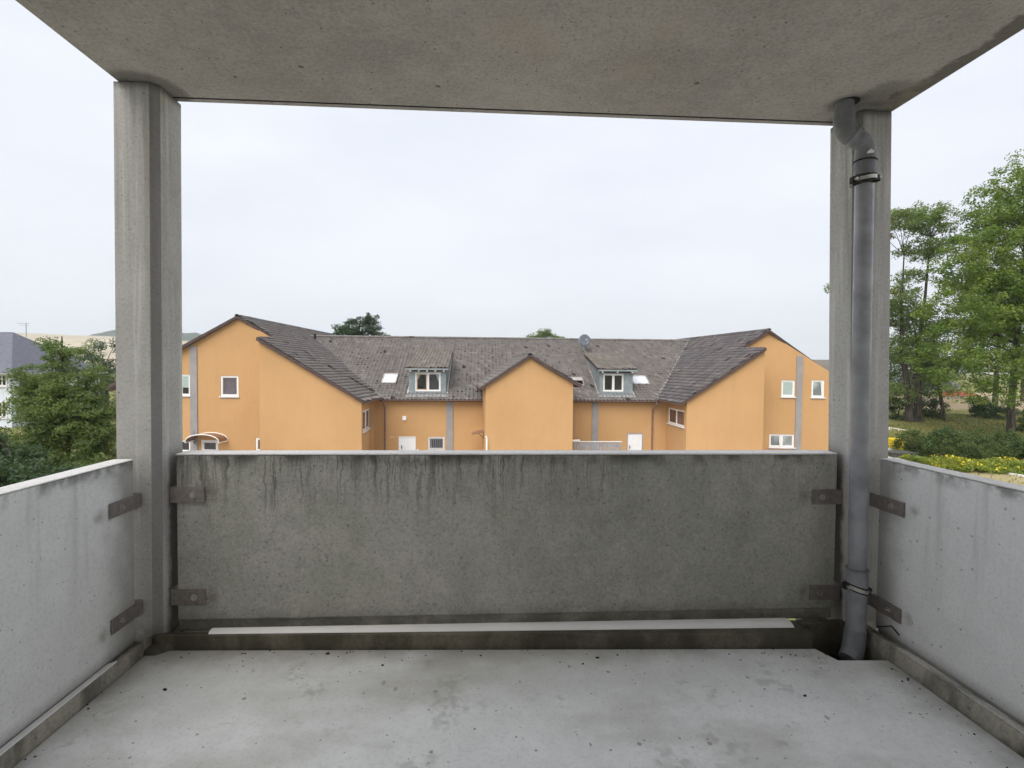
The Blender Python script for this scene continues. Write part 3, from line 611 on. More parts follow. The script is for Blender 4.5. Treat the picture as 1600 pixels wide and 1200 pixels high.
# ================================================================== ORANGE HOUSE
HOUSE = thing('orange_house', 'long orange plastered house with brown tiled roofs and projecting gables across the courtyard', 'house', (2, 31, 0))
UP = Vector((0, 0, 1))
class Wall:
    # vertical wall through plan point O, running along u; n points outwards
    def __init__(s, a, b, back=0.0):
        a, b = Vector((a[0], a[1], 0)), Vector((b[0], b[1], 0)); s.u = (b - a).normalized(); s.n = s.u.cross(UP).normalized()
        s.O = a - s.n * back; s.holes = []; s.len = (b - a).length
    def px(s, x, y): p = on(x, y, (s.O, s.n)); return (p - s.O).dot(s.u), p.z
    def P(s, u, z, d=0.0): return s.O + s.u * u + UP * z + s.n * d
    def X(s, X): return (X - s.O.x) / s.u.x
    def rect(s, x0, y0, x1, y1):
        a, b = s.px(x0, y0), s.px(x1, y1); c, d = s.px(x0, y1), s.px(x1, y0)
        return (a[0] + c[0]) / 2, (b[0] + d[0]) / 2, min((c[1] + b[1]) / 2, 99), (a[1] + d[1]) / 2
    def block(s, mb, u0, u1, z0, z1, d0, d1):
        return mb.hexa([s.P(u0, z0, d0), s.P(u1, z0, d0), s.P(u1, z0, d1), s.P(u0, z0, d1)], [s.P(u0, z1, d0), s.P(u1, z1, d0), s.P(u1, z1, d1), s.P(u0, z1, d1)])
    def build(s, outline, mat, depth=.14):
        loops = [[Vector((u, z, 0)) for u, z in outline]] + [[Vector((a, c, 0)), Vector((b, c, 0)), Vector((b, d, 0)), Vector((a, d, 0))] for a, b, c, d in s.holes]
        flat_ = [p for l in loops for p in l]; m = MB()
        tri = tessellate_polygon(loops); m.add([s.P(p.x, p.y) for p in flat_], [tuple(t) for t in tri])
        for a, b, c, d in s.holes:
            q = [(a, c), (b, c), (b, d), (a, d)]
            m.add([s.P(u, z) for u, z in q] + [s.P(u, z, -depth) for u, z in q], [(i, (i + 1) % 4, 4 + (i + 1) % 4, 4 + i) for i in range(4)] + [(4, 5, 6, 7)])
        o = m.build('wall', mat, HOUSE)
        return o
    def window(s, r, lights=1, frame=.075, mat=None, pane='glass', sill=True, tilt=None, blind=False, name='window', mats=None, curtain=False, transom=None):
        a, b, c, d = r; s.holes.append(r); mat = mat or M['white']; m = MB(); f = frame
        d0, d1 = -.09, -.03
        s.block(m, a + .004, b - .004, c + .004, c + f, d0, d1); s.block(m, a + .004, b - .004, d - f, d - .004, d0, d1)
        s.block(m, a + .004, a + f, c + f, d - f, d0, d1); s.block(m, b - f, b - .004, c + f, d - f, d0, d1)
        w = (b - a - 2 * f) / lights
        for k in range(1, lights): s.block(m, a + f + w * k - f * .6, a + f + w * k + f * .6, c + f, d - f, d0, d1 + .004)
        if transom: s.block(m, a + f, b - f, transom - .03, transom + .03, d0, d1 + .002)
        W = m.build(name, mat, HOUSE)
        for k in range(lights):
            q = MB(); u0, u1 = a + f + w * k + (f * .6 if k else 0), a + f + w * (k + 1) - (f * .6 if k < lights - 1 else 0)
            # casement sash with its own glass
            sm = MB(); sw = .06 if mats and k == 0 else .035
            s.block(sm, u0, u1, c + f, c + f + sw, d0 + .01, d1 - .012); s.block(sm, u0, u1, d - f - sw, d - f, d0 + .01, d1 - .012)
            s.block(sm, u0, u0 + sw, c + f + sw, d - f - sw, d0 + .01, d1 - .012); s.block(sm, u1 - sw, u1, c + f + sw, d - f - sw, d0 + .01, d1 - .012)
            sm.build('sash', (mats[k] if mats else mat), W)
            s.block(q, u0 + sw, u1 - sw, c + f + sw, d - f - sw, d0 + .02, d0 + .03); q.build('pane', M[pane], W)
            if curtain:
                q = MB(); ww = (u1 - u0) * .3
                q.add([s.P(u0 + sw, d - f - sw, d0 + .034), s.P(u0 + sw + ww * (1 if k == 0 else 0.2), d - f - sw, d0 + .034), s.P(u0 + sw + .01, (c + d) / 2 + .1, d0 + .034)] if k == 0 else [s.P(u1 - sw, d - f - sw, d0 + .034), s.P(u1 - sw - ww, d - f - sw, d0 + .034), s.P(u1 - sw - .01, (c + d) / 2, d0 + .034)], [(0, 1, 2)])
                q.build('curtain', M['glass_pale'], W)
            if blind:
                zz = d - f - sw
                while zz > (c + f + sw + .02 if blind is True else c + (d - c) * blind):
                    q = MB(); s.block(q, u0 + sw + .003, u1 - sw - .003, zz - .052, zz - .006, d0 + .032, d0 + .042); q.build('blind_slat', M['blind'], W); zz -= .06
            if tilt == k:
                q = MB(); x = u1 - .02; 
                q.hexa([s.P(x - .05, c + f, -.03), s.P(x, c + f, -.03), s.P(x, c + f, .0), s.P(x - .05, c + f, .0)], [s.P(x - .14, d - f, .02), s.P(x - .09, d - f, .02), s.P(x - .09, d - f, .05), s.P(x - .14, d - f, .05)]); q.build('sash', mat, W)
        if sill:
            q = MB(); s.block(q, a - .06, b + .06, c - .055, c - .003, -.03, .075); q.build('sill', mat, W, bevel=.008)
            q = MB(); s.block(q, a - .05, b + .05, c - .10, c - .058, .004, .03); q.build('sill', M['grey_paint'], W)
        return W
# ---- reference planes
MS = .55
P_EAVE = at(800, 625, 30.6)
PL_M = (P_EAVE, Vector((0, -MS, 1)).normalized())
PL_L = plane3(at(570, 628, 27.3), on(597, 622, PL_M), on(489, 527, PL_M))
PL_R = plane3(at(1063, 631, 27.75), on(1027, 624, PL_M), on(1073, 539, PL_M))
def tile_slope(name, pl, udir, poly, mat, tw=.24, ex=.30, lift=.056, off=0.0):
    # overlapping pan tiles laid over a roof plane and trimmed to a convex outline
    P, N = pl; U = Vector(udir); U = (U - N * U.dot(N)).normalized(); V = N.cross(U).normalized()
    if V.z < 0: V = -V
    pp = [(Vector(p) - P) for p in poly]; us = [p.dot(U) for p in pp]; vv = [p.dot(V) for p in pp]
    u0, u1 = math.floor(min(us) / tw) - 1, math.ceil(max(us) / tw) + 1; v0, v1 = math.floor(min(vv) / ex) - 1, math.ceil(max(vv) / ex) + 1
    prof = np.array([(0, .014), (.03, .05), (.06, .064), (.09, .05), (.125, .012), (.17, 0), (.235, 0), (.292, .006)]); k = len(prof)
    prof = prof * np.array([tw / .30, 1])
    I, J = np.meshgrid(np.arange(u0, u1), np.arange(v0, v1), indexing='ij'); I = I.ravel(); J = J.ravel(); n = len(I)
    hs = lambda k_: (np.sin(I * 12.9898 + J * 78.233 + k_ * 37.719) * 43758.5453) % 1.0
    jit = (np.stack([hs(1), hs(2), hs(3)], 1) - .5) * .009; a = np.zeros((n, 3, k, 3))
    for r_, (dv, hh) in enumerate(((0, lift - .054), (0, lift), (ex + .06, -.012))):
        a[:, r_, :, 0] = I[:, None] * tw + prof[None, :, 0] + jit[:, :1]
        a[:, r_, :, 1] = (J * ex)[:, None] + dv + jit[:, 1:2]
        a[:, r_, :, 2] = prof[None, :, 1] * (1 if r_ else .9) + hh + jit[:, 2:3] + off
    base = np.arange(n)[:, None, None] * 3 * k; i = np.arange(k - 1)
    q = np.stack([np.stack([i + r_ * k, i + 1 + r_ * k, i + 1 + (r_ + 1) * k, i + (r_ + 1) * k], -1) for r_ in (0, 1)]).reshape(-1, 4)
    q = (base + q[None]).reshape(-1, 4)
    A = a.reshape(-1, 3); W = np.array(P)[None] + A[:, :1] * np.array(U) + A[:, 1:2] * np.array(V) + A[:, 2:] * np.array(N)
    o = np_mesh(name, W, q, mat, HOUSE)
    bm = bmesh.new(); bm.from_mesh(o.data)
    c = sum((Vector(p) for p in poly), Vector()) / len(poly)
    for a_, b_ in zip(poly, list(poly[1:]) + [poly[0]]):
        a_, b_ = Vector(a_), Vector(b_)
        if (b_ - a_).length < 1e-3: continue
        no = (b_ - a_).cross(N).normalized()
        if (c - a_).dot(no) > 0: no = -no
        bmesh.ops.bisect_plane(bm, geom=bm.verts[:] + bm.edges[:] + bm.faces[:], dist=1e-5, plane_co=a_, plane_no=no, clear_outer=True)
    bm.to_mesh(o.data); bm.free()
    o['kind'] = 'stuff'
    # deck under the tiles
    d = MB(); d.hexa([Vector(p) - N * .12 for p in poly], [Vector(p) - N * .02 for p in poly]); d.build('roof_deck', M['barge'], HOUSE)
    return o
def bargeboard(pts, h=.155, t=.05, drop=.05):
    for a, b in zip(pts, pts[1:]): MB().beam(Vector(a) - UP * drop, Vector(b) - UP * drop, t, h).build('bargeboard', M['barge'], HOUSE)
def gutter(a, b, r=.065):
    a, b = Vector(a), Vector(b); t = (b - a).normalized(); s = t.cross(UP).normalized(); m = MB(); vs = []
    n = 9
    for p in (a, b):
        for rr in (r, r - .008):
            for k in range(n): g = math.pi * k / (n - 1); vs.append(p + s * (rr * math.cos(g)) - UP * (rr * math.sin(g)))
    fs = []
    for k in range(n - 1): fs += [(k, k + 1, 2 * n + k + 1, 2 * n + k), (n + k, n + k + 1, 3 * n + k + 1, 3 * n + k)]
    fs += [(0, n, 3 * n, 2 * n), (n - 1, 2 * n - 1, 4 * n - 1, 3 * n - 1)]
    m.add(vs, fs).build('gutter', M['gutter'], HOUSE, smooth=True)
def ridge(a, b, w=.14, mat='tiles'):
    a, b = Vector(a), Vector(b); L_ = (b - a).length; t = (b - a) / L_; s = t.cross(UP).normalized(); k = int(L_ / .36); m = MB()
    for i in range(k + 1):
        p0, p1 = a + t * (i * .36), a + t * min(i * .36 + .42, L_)
        vs = []
        for p, rr in ((p0, w * 1.08), (p1, w * .95)):
            for g in np.linspace(0, math.pi, 7): vs.append(p + s * (rr * math.cos(g)) + UP * (rr * .75 * math.sin(g) - .02 + random.gauss(0, .003)))
        m.add(vs, [(j, j + 1, 8 + j, 7 + j) for j in range(6)])
    o = m.build('ridge_tiles', M[mat], HOUSE); o['kind'] = 'stuff'
def valley(a, b, N1, w=.09, mat='flash'):
    a, b = Vector(a), Vector(b); MB().beam(a + UP * .055, b + UP * .055, w, .02).build('valley_flashing', M[mat], HOUSE)

# ---- main range
vlb, vlt, vrb, vrt = on(597, 622, PL_M), on(489, 527, PL_M), on(1027, 624, PL_M), on(1073, 539, PL_M)
rid = on(800, 530, PL_M); YR, ZR = rid.y, rid.z
def onmain(x, y): return Vector((x, y, zon(PL_M, x, y)))
YE = P_EAVE.y - .02
xl_e, xr_e = vlb.x, vrb.x
vltop = vlb.lerp(vlt, (YR - vlb.y) / (vlt.y - vlb.y)); vrtop = vrb.lerp(vrt, (YR - vrb.y) / (vrt.y - vrb.y))
tile_slope('roof_tiles', PL_M, (1, 0, 0), [onmain(xl_e - .1, YE), onmain(xr_e + .1, YE), vrtop, vltop], M['tiles'])
def moss_and_shade(n):  # dark lumps at tile joints, standing in for shadow holes under the tile lips
    m = MB(); N = PL_M[1]; r_ = random.Random(5)
    for i in range(n):
        y_ = YE + .2 + r_.random() * (YR - YE - .5); t_ = (y_ - YE) / (YR - YE); x_ = (xl_e + (vltop.x - xl_e) * t_) + .3 + r_.random() * ((xr_e - xl_e) + (vrtop.x - xr_e - vltop.x + xl_e) * t_ - .6)
        if -6.5 < x_ < -2.0 or 5 < x_ < 10.8:
            if r_.random() < .75 or -6.5 < x_ < -5.2 or x_ > 9.2: continue
        x_ = round(x_ / .24) * .24 + .16 + r_.gauss(0, .015); y_ = YE + round((y_ - YE) / .263) * .263 - .02; p = Vector((x_, y_, zon(PL_M, x_, y_))) + N * .045; s_ = r_.uniform(.04, .085)
        k = 6; lo = [p + Vector((math.cos(a) * s_ * r_.uniform(.7, 1.2), math.sin(a) * s_ * .8 * r_.uniform(.7, 1.2), 0)) - N * .03 + Vector((0, 0, math.sin(a) * s_ * .4)) for a in np.linspace(0, 2 * math.pi, k, endpoint=False)]
        m.hexa(lo, [q * .55 + (p + N * .0) * .45 + N * s_ * .7 for q in lo])
    o = m.build('moss', M['moss'], HOUSE); o['kind'] = 'stuff'
M['moss'] = flat('black_moss', (0.02, 0.019, 0.014), .95, .1, 0, .4, 20)  # near black, for the shade in the tile gaps
moss_and_shade(620)
ridge(vltop + Vector((-.6, 0, .05)), vrtop + Vector((.4, 0, .05)))
MB().hexa([vltop, vrtop, Vector((vrtop.x, YR + 7, 4.0)), Vector((vltop.x, YR + 7, 4.0))], [vltop - UP * .1, vrtop - UP * .1, Vector((vrtop.x, YR + 7, 3.9)), Vector((vltop.x, YR + 7, 3.9))]).build('roof_deck', M['barge'], HOUSE)
# ---- left wing
def wing(pl, vb, vt, step, peak, rf, valb, valt, mat, side, gl_left):
    d = {}
    vbp, vtp, stp, pkp, rfp = on(*vb, pl), on(*vt, pl), on(*step, pl), on(*peak, pl), on(*rf, pl)
    P, N = pl; V = Vector((-N.x, -N.y, 0)).normalized()           # uphill in plan
    A = Vector((-V.y, V.x, 0));  A = A if A.y > 0 else -A           # along the ridge, away from the viewer
    H = lambda p: Vector((p.x, p.y, zon(pl, p.x, p.y)))
    # eave point at the gable-wall line
    mid = H(vbp + A * ((stp - vbp).dot(A)))
    ext = (valb - vbp).dot(A)
    ev = H(vbp + A * ext)
    tile_slope('roof_tiles', pl, A, [vbp, valb, stp, vtp], mat)
    rv = pkp.lerp(rfp, (valt - pkp).dot(A) / (rfp - pkp).dot(A))
    tile_slope('roof_tiles', pl, A, [valb, valt, rv, pkp, stp], mat)
    tile_slope('roof_tiles', pl, A, [valt, H(valt + A * ((rfp - valt).dot(A))), rfp, rv], mat)
    bargeboard([vbp, vtp]); bargeboard([stp + (vtp - vbp).normalized() * -.6, pkp])
    # top edge of the lean-to
    MB().beam(vtp - UP * .05, stp - UP * .05, .05, .16).build('bargeboard', M['barge'], HOUSE)
    ridge(pkp + UP * .04, rfp + UP * .04, .13, 'tiles' if side < 0 else 'tiles_right')
    # far slope of the gable
    fl = Vector((gl_left.x, gl_left.y, gl_left.z)); fb = fl + A * 14
    m = MB(); m.hexa([pkp, rfp, Vector((fb.x, fb.y, fl.z)), fl], [q - UP * .12 for q in (pkp, rfp, Vector((fb.x, fb.y, fl.z)), fl)]); m.build('roof_deck', M['tiles_right'], HOUSE)
    bargeboard([pkp, fl])
    d.update(vb=vbp, vt=vtp, st=stp, pk=pkp, A=A, V=V, mid=mid, left=fl)
    return d
PKL = on(370, 494, PL_L); gll = at(163, 607, PKL.y + .35)
WL = wing(PL_L, (570, 628), (401, 528), (430, 527), (370, 494), (517, 523), vlb, vltop, M['tiles'], -1, gll)
PKR = on(1202, 516, PL_R); glr = at(1345, 618, PKR.y + .5)
WR = wing(PL_R, (1063, 631), (1197, 544), (1158, 544), (1202, 516), (1022, 536), vrb, vrtop, M['tiles_right'], 1, glr)
valley(vlb, vltop, None); valley(vrb, vrtop, None, .11)
# ---- walls
OV = .17
def xy(p): return (p.x, p.y)
dL = (WL['vt'] - WL['vb']); dL.z = 0; dL.normalize(); dR = (WR['vt'] - WR['vb']); dR.z = 0; dR.normalize()
FL_ = Wall(xy(WL['vt']), xy(WL['vb']), OV)
FR_ = Wall(xy(WR['vb']), xy(WR['vt']), OV)
GL_ = Wall(xy(WL['left']), xy(WL['pk']), OV); GR_ = Wall(xy(WR['pk']), xy(WR['left']), OV)
# gable walls run parallel to the fronts
GL_.u = -dL; GL_.n = GL_.u.cross(UP).normalized(); GL_.O = Vector((WL['pk'].x, WL['pk'].y, 0)) - GL_.n * OV
GR_.u = dR; GR_.n = GR_.u.cross(UP).normalized(); GR_.O = Vector((WR['pk'].x, WR['pk'].y, 0)) - GR_.n * OV
FM_ = Wall((-10, 31), (15, 31))
FM_.O = Vector((0, 31, 0))
GB = -.15
def under(pl, w, u): p = w.P(u, 0); return zon(pl, p.x, p.y) - .10
# left front (lean-to) wall
u0, u1 = FL_.px(405.5, 640)[0], FL_.px(565, 640)[0]
FL_.build([(u0, GB), (u1, GB), (u1, under(PL_L, FL_, u1)), (u0, under(PL_L, FL_, u0))], M['plaster'])
CL0, CL1 = FL_.P(u0, 0), FL_.P(u1, 0)
# its side walls
SLx = at(583, 640, 31.0)
SL_ = Wall(xy(CL1), (SLx.x, 31.0)); SL_.window(SL_.rect(567, 640, 578, 671), 2, .06, pane='glass_brown')
SL_.build([(0, GB), (SL_.len, GB), (SL_.len, under(PL_L, SL_, SL_.len)), (0, under(PL_L, SL_, 0))], M['plaster'])
u0, u1 = FR_.px(1073, 640)[0], FR_.px(1193, 640)[0]
FR_.build([(u0, GB), (u1, GB), (u1, under(PL_R, FR_, u1)), (u0, under(PL_R, FR_, u0))], M['plaster'])
CR0, CR1 = FR_.P(u0, 0), FR_.P(u1, 0)
SRx = at(1041, 640, 31.0)
SR_ = Wall((SRx.x, 31.0), xy(CR0)); SR_.window(SR_.rect(1044, 639, 1069, 664), 2, .06, pane='glass_brown')
SR_.build([(0, GB), (SR_.len, GB), (SR_.len, under(PL_R, SR_, SR_.len)), (0, under(PL_R, SR_, 0))], M['plaster'])
def closing(w, c, pl, sgn):
    # outer cheek of the lean-to back to the gable wall
    q = w.O + w.u * (c - w.O).dot(w.u); W2 = Wall(xy(c), xy(q)) if sgn > 0 else Wall(xy(q), xy(c)); h = zon(pl, c.x, c.y) - .1
    W2.build([(0, GB), (W2.len, GB), (W2.len, h), (0, h)], M['plaster'])
closing(GL_, CL0, PL_L, -1); closing(GR_, CR1, PL_R, 1)
# left gable wall with its openings
GL_.window(GL_.rect(344.5, 587, 372.5, 619.5), 1, .085, pane='glass_mauve', tilt=None)
GL_.window(GL_.rect(268, 585, 297, 618), 2, .07, blind=.42)
gd = GL_.rect(314, 687.5, 341, 706); GL_.window((gd[0], gd[1], GB + .12, gd[3]), 1, .13, name='door', sill=False, transom=1.0)
gd2 = GL_.rect(399, 684, 411, 706); GL_.window((gd2[0], gd2[1], .95, gd2[3]), 1, .10, sill=False)
gd3 = GL_.rect(272, 688, 297, 706); GL_.window((gd3[0], gd3[1], .9, gd3[3]), 1, .05, sill=True)
lu = (WL['left'] - WL['pk']).dot(GL_.u) ; ru = (CL1 - GL_.O).dot(GL_.u)
zl = WL['left'].z - .08; zp = WL['pk'].z - .1
GL_.build([(lu + .35, GB), (ru, GB), (ru, under(PL_L, GL_, ru)), (0, zp), (lu + .35, zl + .2)], M['plaster'])
GR_.window(GR_.rect(1221, 594, 1242, 620), 1, .075, blind=True)
GR_.window(GR_.rect(1268, 594, 1288, 621), 1, .075, pane='glass_pale', tilt=0)
GR_.window(GR_.rect(1202, 678.5, 1241, 699), 2, .075, pane='glass_pale', tilt=0)
ru = (WR['left'] - WR['pk']).dot(GR_.u); lu = (CR0 - GR_.O).dot(GR_.u)
GR_.build([(lu, GB), (ru - .35, GB), (ru - .35, WR['left'].z + .1), (0, WR['pk'].z - .1), (lu, under(PL_R, GR_, lu))], M['plaster'])
# outer end walls of both gables
for W_, s in ((WL, -1), (WR, 1)):
    w = GL_ if s < 0 else GR_; uu = (W_['left'] - W_['pk']).dot(w.u) + (.35 if s < 0 else -.35); a = w.P(uu, 0); b = a + W_['A'] * 14
    E_ = Wall(xy(b), xy(a)) if s < 0 else Wall(xy(a), xy(b)); E_.build([(0, GB), (E_.len, GB), (E_.len, W_['left'].z + .1), (0, W_['left'].z + .1)], M['plaster'])
# main wall
ft = zon(PL_M, 0, 31) - .14
r = FM_.rect(623, 682, 649.5, 706); DOORL = (r[0], r[1], GB + .02, r[3]); FM_.holes.append(DOORL)
r = FM_.rect(669, 682.5, 694.5, 703); BW = r; FM_.window(r, 1, .08, sill=True)
r = FM_.rect(979.5, 676.5, 1004.5, 706); DOORR = (r[0], r[1], GB + .02, r[3]); FM_.holes.append(DOORR)
FM_.build([(FM_.X(SLx.x), GB), (FM_.X(SRx.x), GB), (FM_.X(SRx.x), ft), (FM_.X(SLx.x), ft)], M['plaster'])
def door(r, mat, frame, panels):
    a, b, c, d = r; m = MB(); FM_.block(m, a + .05, b - .05, c, d - .05, -.07, -.03); D = m.build('door', mat, HOUSE, bevel=.006)
    m = MB(); FM_.block(m, a + .002, a + .05, c, d - .002, -.10, .012); FM_.block(m, b - .05, b - .002, c, d - .002, -.10, .012); FM_.block(m, a + .05, b - .05, d - .05, d - .002, -.10, .012); m.build('door_frame', frame, D)
    k = 9
    for i in range(k):
        z0 = c + .05 + (d - c - .15) * i / k; m = MB(); FM_.block(m, a + .09, b - .09, z0, z0 + (d - c - .15) / k - .012, -.029, -.024); m.build('door_board', mat, D)
    m = MB(); h = a + .16; m.tube([FM_.P(h, 1.12, -.02), FM_.P(h, 1.12, .05), FM_.P(h + .12, 1.12, .05)], .012, 8); FM_.block(m, h - .02, h + .02, .98, 1.22, -.0235, -.014); m.build('handle', M['rubber'], D)
door(DOORL, M['door'], M['white'], 1); door(DOORR, M['door'], M['grey_paint'], 1)
# iron bars in front of the small window
a, b, c, d = BW
m = MB(); FM_.block(m, a + .05, b - .05, c + .12, c + .14, .01, .025); FM_.block(m, a + .05, b - .05, d - .14, d - .12, .01, .025); G = m.build('window_grille', M['fence'], HOUSE)
for k in range(8): u_ = a + .09 + (b - a - .18) * k / 7; m = MB(); FM_.block(m, u_ - .011, u_ + .011, c + .03, d - .05, .027, .045); m.build('bar', M['fence'], G)
# pilasters
def pilaster(w, x0, x1, ytop, pl=None, zt=None):
    a, b = w.px(x0, 650)[0], w.px(x1, 650)[0]; m = MB(); w.block(m, a, b, GB, zt if zt else w.px((x0 + x1) / 2, ytop)[1], .004, .05); m.build('pilaster', M['grey_paint'], HOUSE)
pilaster(FM_, 697.5, 708, 0, zt=ft - .004); pilaster(FM_, 925, 934.5, 0, zt=ft - .004)
pilaster(GL_, 298, 309, 541); pilaster(GR_, 1242.5, 1252, 556)
# vent box, meters
r = FM_.rect(629, 650, 635, 656.5); m = MB(); FM_.block(m, r[0], r[1], r[2], r[3], .003, .08); m.build('vent_box', M['white'], HOUSE, bevel=.01)
for x_ in (611, 614.5): u_, z_ = FM_.px(x_, 683); m = MB(); FM_.block(m, u_ - .035, u_ + .035, z_ - .04, z_ + .04, .003, .02); m.build('socket_cover', M['wood_frame'], HOUSE)
u_, z_ = FM_.px(652.5, 703); m = MB(); m.tube([FM_.P(u_, z_, .003), FM_.P(u_, z_, .06)], .06, 12); m.build('vent_cap', M['white'], HOUSE)
# gutters and downpipes
eg = lambda x: Vector((x, YE - .05, zon(PL_M, x, YE) + .0))
gutter(eg(xl_e), eg(xr_e))
for W_, v_ in ((WL, vlb), (WR, vrb)): s = W_['V'] * -.05; gutter(W_['vb'] + s, v_ + s)
def downpipe(top, wallpt, mat='gutter', r=.045):
    p = Vector(top); w = Vector(wallpt)
    MB().tube([p, p - UP * .18, Vector((w.x, w.y, p.z - .55)), Vector((w.x, w.y, 0))], r, 12).build('downpipe', M[mat], HOUSE, smooth=True)
downpipe(eg(xl_e + .12) - UP * .05, (on(601.5, 680, (Vector((0, 30.93, 0)), Vector((0, 1, 0)))).x, 30.93, 0))
downpipe(eg(xr_e - .1) - UP * .05, (on(1019, 680, (Vector((0, 30.93, 0)), Vector((0, 1, 0)))).x, 30.93, 0))
# ---- arched canopy over the gable door
def canopy(w, x0, x1, y0, ymid, proj):
    a, z0 = w.px(x0, y0); b, _ = w.px(x1, y0); _, zm = w.px((x0 + x1) / 2, ymid); n = 14; c = (a + b) / 2; hw = (b - a) / 2; rise = zm - z0
    arc = [(c + hw * math.cos(math.pi - math.pi * k / n), z0 + rise * math.sin(math.pi * k / n) ** .8) for k in range(n + 1)]
    m = MB(); vs = []
    for dd in (.01, proj):
        for u_, z_ in arc: vs.append(w.P(u_, z_, dd))
        for u_, z_ in arc: vs.append(w.P(u_, z_ - .02, dd))
    k = n + 1; fs = []
    for i in range(n): fs += [(i, i + 1, 2 * k + i + 1, 2 * k + i), (k + i, k + i + 1, 3 * k + i + 1, 3 * k + i)]
    C_ = m.add(vs, fs).build('door_canopy', M['acrylic'], HOUSE, smooth=True)
    for dd in (.02, proj): MB().tube([w.P(u_, z_, dd) for u_, z_ in arc], .028, 8).build('canopy_rim', M['white'], C_)
    for u_, z_ in (arc[0], arc[-1]): MB().beam(w.P(u_, z_, 0), w.P(u_, z_, proj), .05, .06).build('canopy_rail', M['white'], C_)
canopy(GL_, 305, 356, 688, 676, .9)
m = MB(); u_, z_ = GL_.px(304, 680); GL_.block(m, u_ - .08, u_ + .08, z_ - .42, z_ - .3, .06, .2); m.tube([GL_.P(u_, z_ + .3, .09), GL_.P(u_, z_ - .35, .09)], .014, 6); m.build('wall_lamp', M['fence'], HOUSE)
# ---- centre gable
CY = 27.6
c_vb, c_pk, c_rb = at(751, 606, CY), at(828.5, 555, CY), on(803, 556, PL_M)
c_rb.z = c_pk.z; c_rb.y = (c_pk.z - P_EAVE.z) / MS + P_EAVE.y
PL_C = plane3(c_vb, c_pk, c_rb)
c_vr = at(908, 603, CY)
CA = (c_rb - c_pk); CA.z = 0; CA.normalize()
def mainhit(p):   # follow the ridge direction back until the main roof is met
    t = (p.z - P_EAVE.z - MS * (p.y - P_EAVE.y)) / (MS * CA.y); return p + CA * t
bl, br, rb = mainhit(c_vb), mainhit(c_vr), mainhit(c_pk)
PL_CR = plane3(c_vr, c_pk, c_rb)
tile_slope('roof_tiles', PL_C, CA, [c_vb, bl, rb, c_pk], M['tiles'])
tile_slope('roof_tiles', PL_CR, CA, [c_vr, br, rb, c_pk], M['tiles'])
ridge(c_pk + UP * .04, rb + UP * .04, .12)
bargeboard([c_vb, c_pk, c_vr], .15)
FC_ = Wall((0, CY + OV), (5, CY + OV)); FC_.O = Vector((0, CY + OV, 0))
u0, u1 = FC_.px(758.5, 650)[0], FC_.px(895, 650)[0]; up = FC_.X(c_pk.x)
FC_.build([(u0, GB), (u1, GB), (u1, under(PL_CR, FC_, u1)), (up, c_pk.z - .12), (u0, under(PL_C, FC_, u0))], M['plaster'])
for u_, s, pl in ((u0, -1, PL_C), (u1, 1, PL_CR)):
    a = FC_.P(u_, 0); b = a + CA * ((31.3 - a.y) / CA.y); E_ = Wall(xy(b), xy(a)) if s < 0 else Wall(xy(a), xy(b)); h = zon(pl, a.x, a.y) - .12
    E_.build([(0, GB), (E_.len, GB), (E_.len, h), (0, h)], M['plaster'])
gutter(c_vb - Vector((.05, 0, .0)), bl - Vector((.05, 0, 0)))
gutter(c_vr + Vector((.05, 0, .0)), br + Vector((.05, 0, 0)))
# white rainwater pipe and small canopy beside the centre gable
p = on(760.5, 690, (Vector((0, 27.7, 0)), Vector((0, 1, 0)))); MB().tube([(p.x, 27.7, 0), (p.x, 27.7, p.z + .2), (p.x - .05, 27.72, p.z + .3)], .05, 10).build('rain_pipe', M['pipe_white'], HOUSE, smooth=True)
a = at(737, 674, 29.6); b = at(757, 672.5, 29.6)
q = MB(); q.hexa([(a.x, 29.2, a.z - .16), (b.x, 29.2, a.z + .0), (b.x, 30.3, a.z + .0), (a.x, 30.3, a.z - .16)], [(a.x, 29.2, a.z - .13), (b.x, 29.2, a.z + .06), (b.x, 30.3, a.z + .06), (a.x, 30.3, a.z - .13)]); CN = q.build('side_canopy', M['acrylic'], HOUSE)
MB().tube([(b.x - .35, 29.25, a.z - .05), (b.x, 29.25, a.z - .38)], .02, 6).build('canopy_bracket', M['barge'], CN)
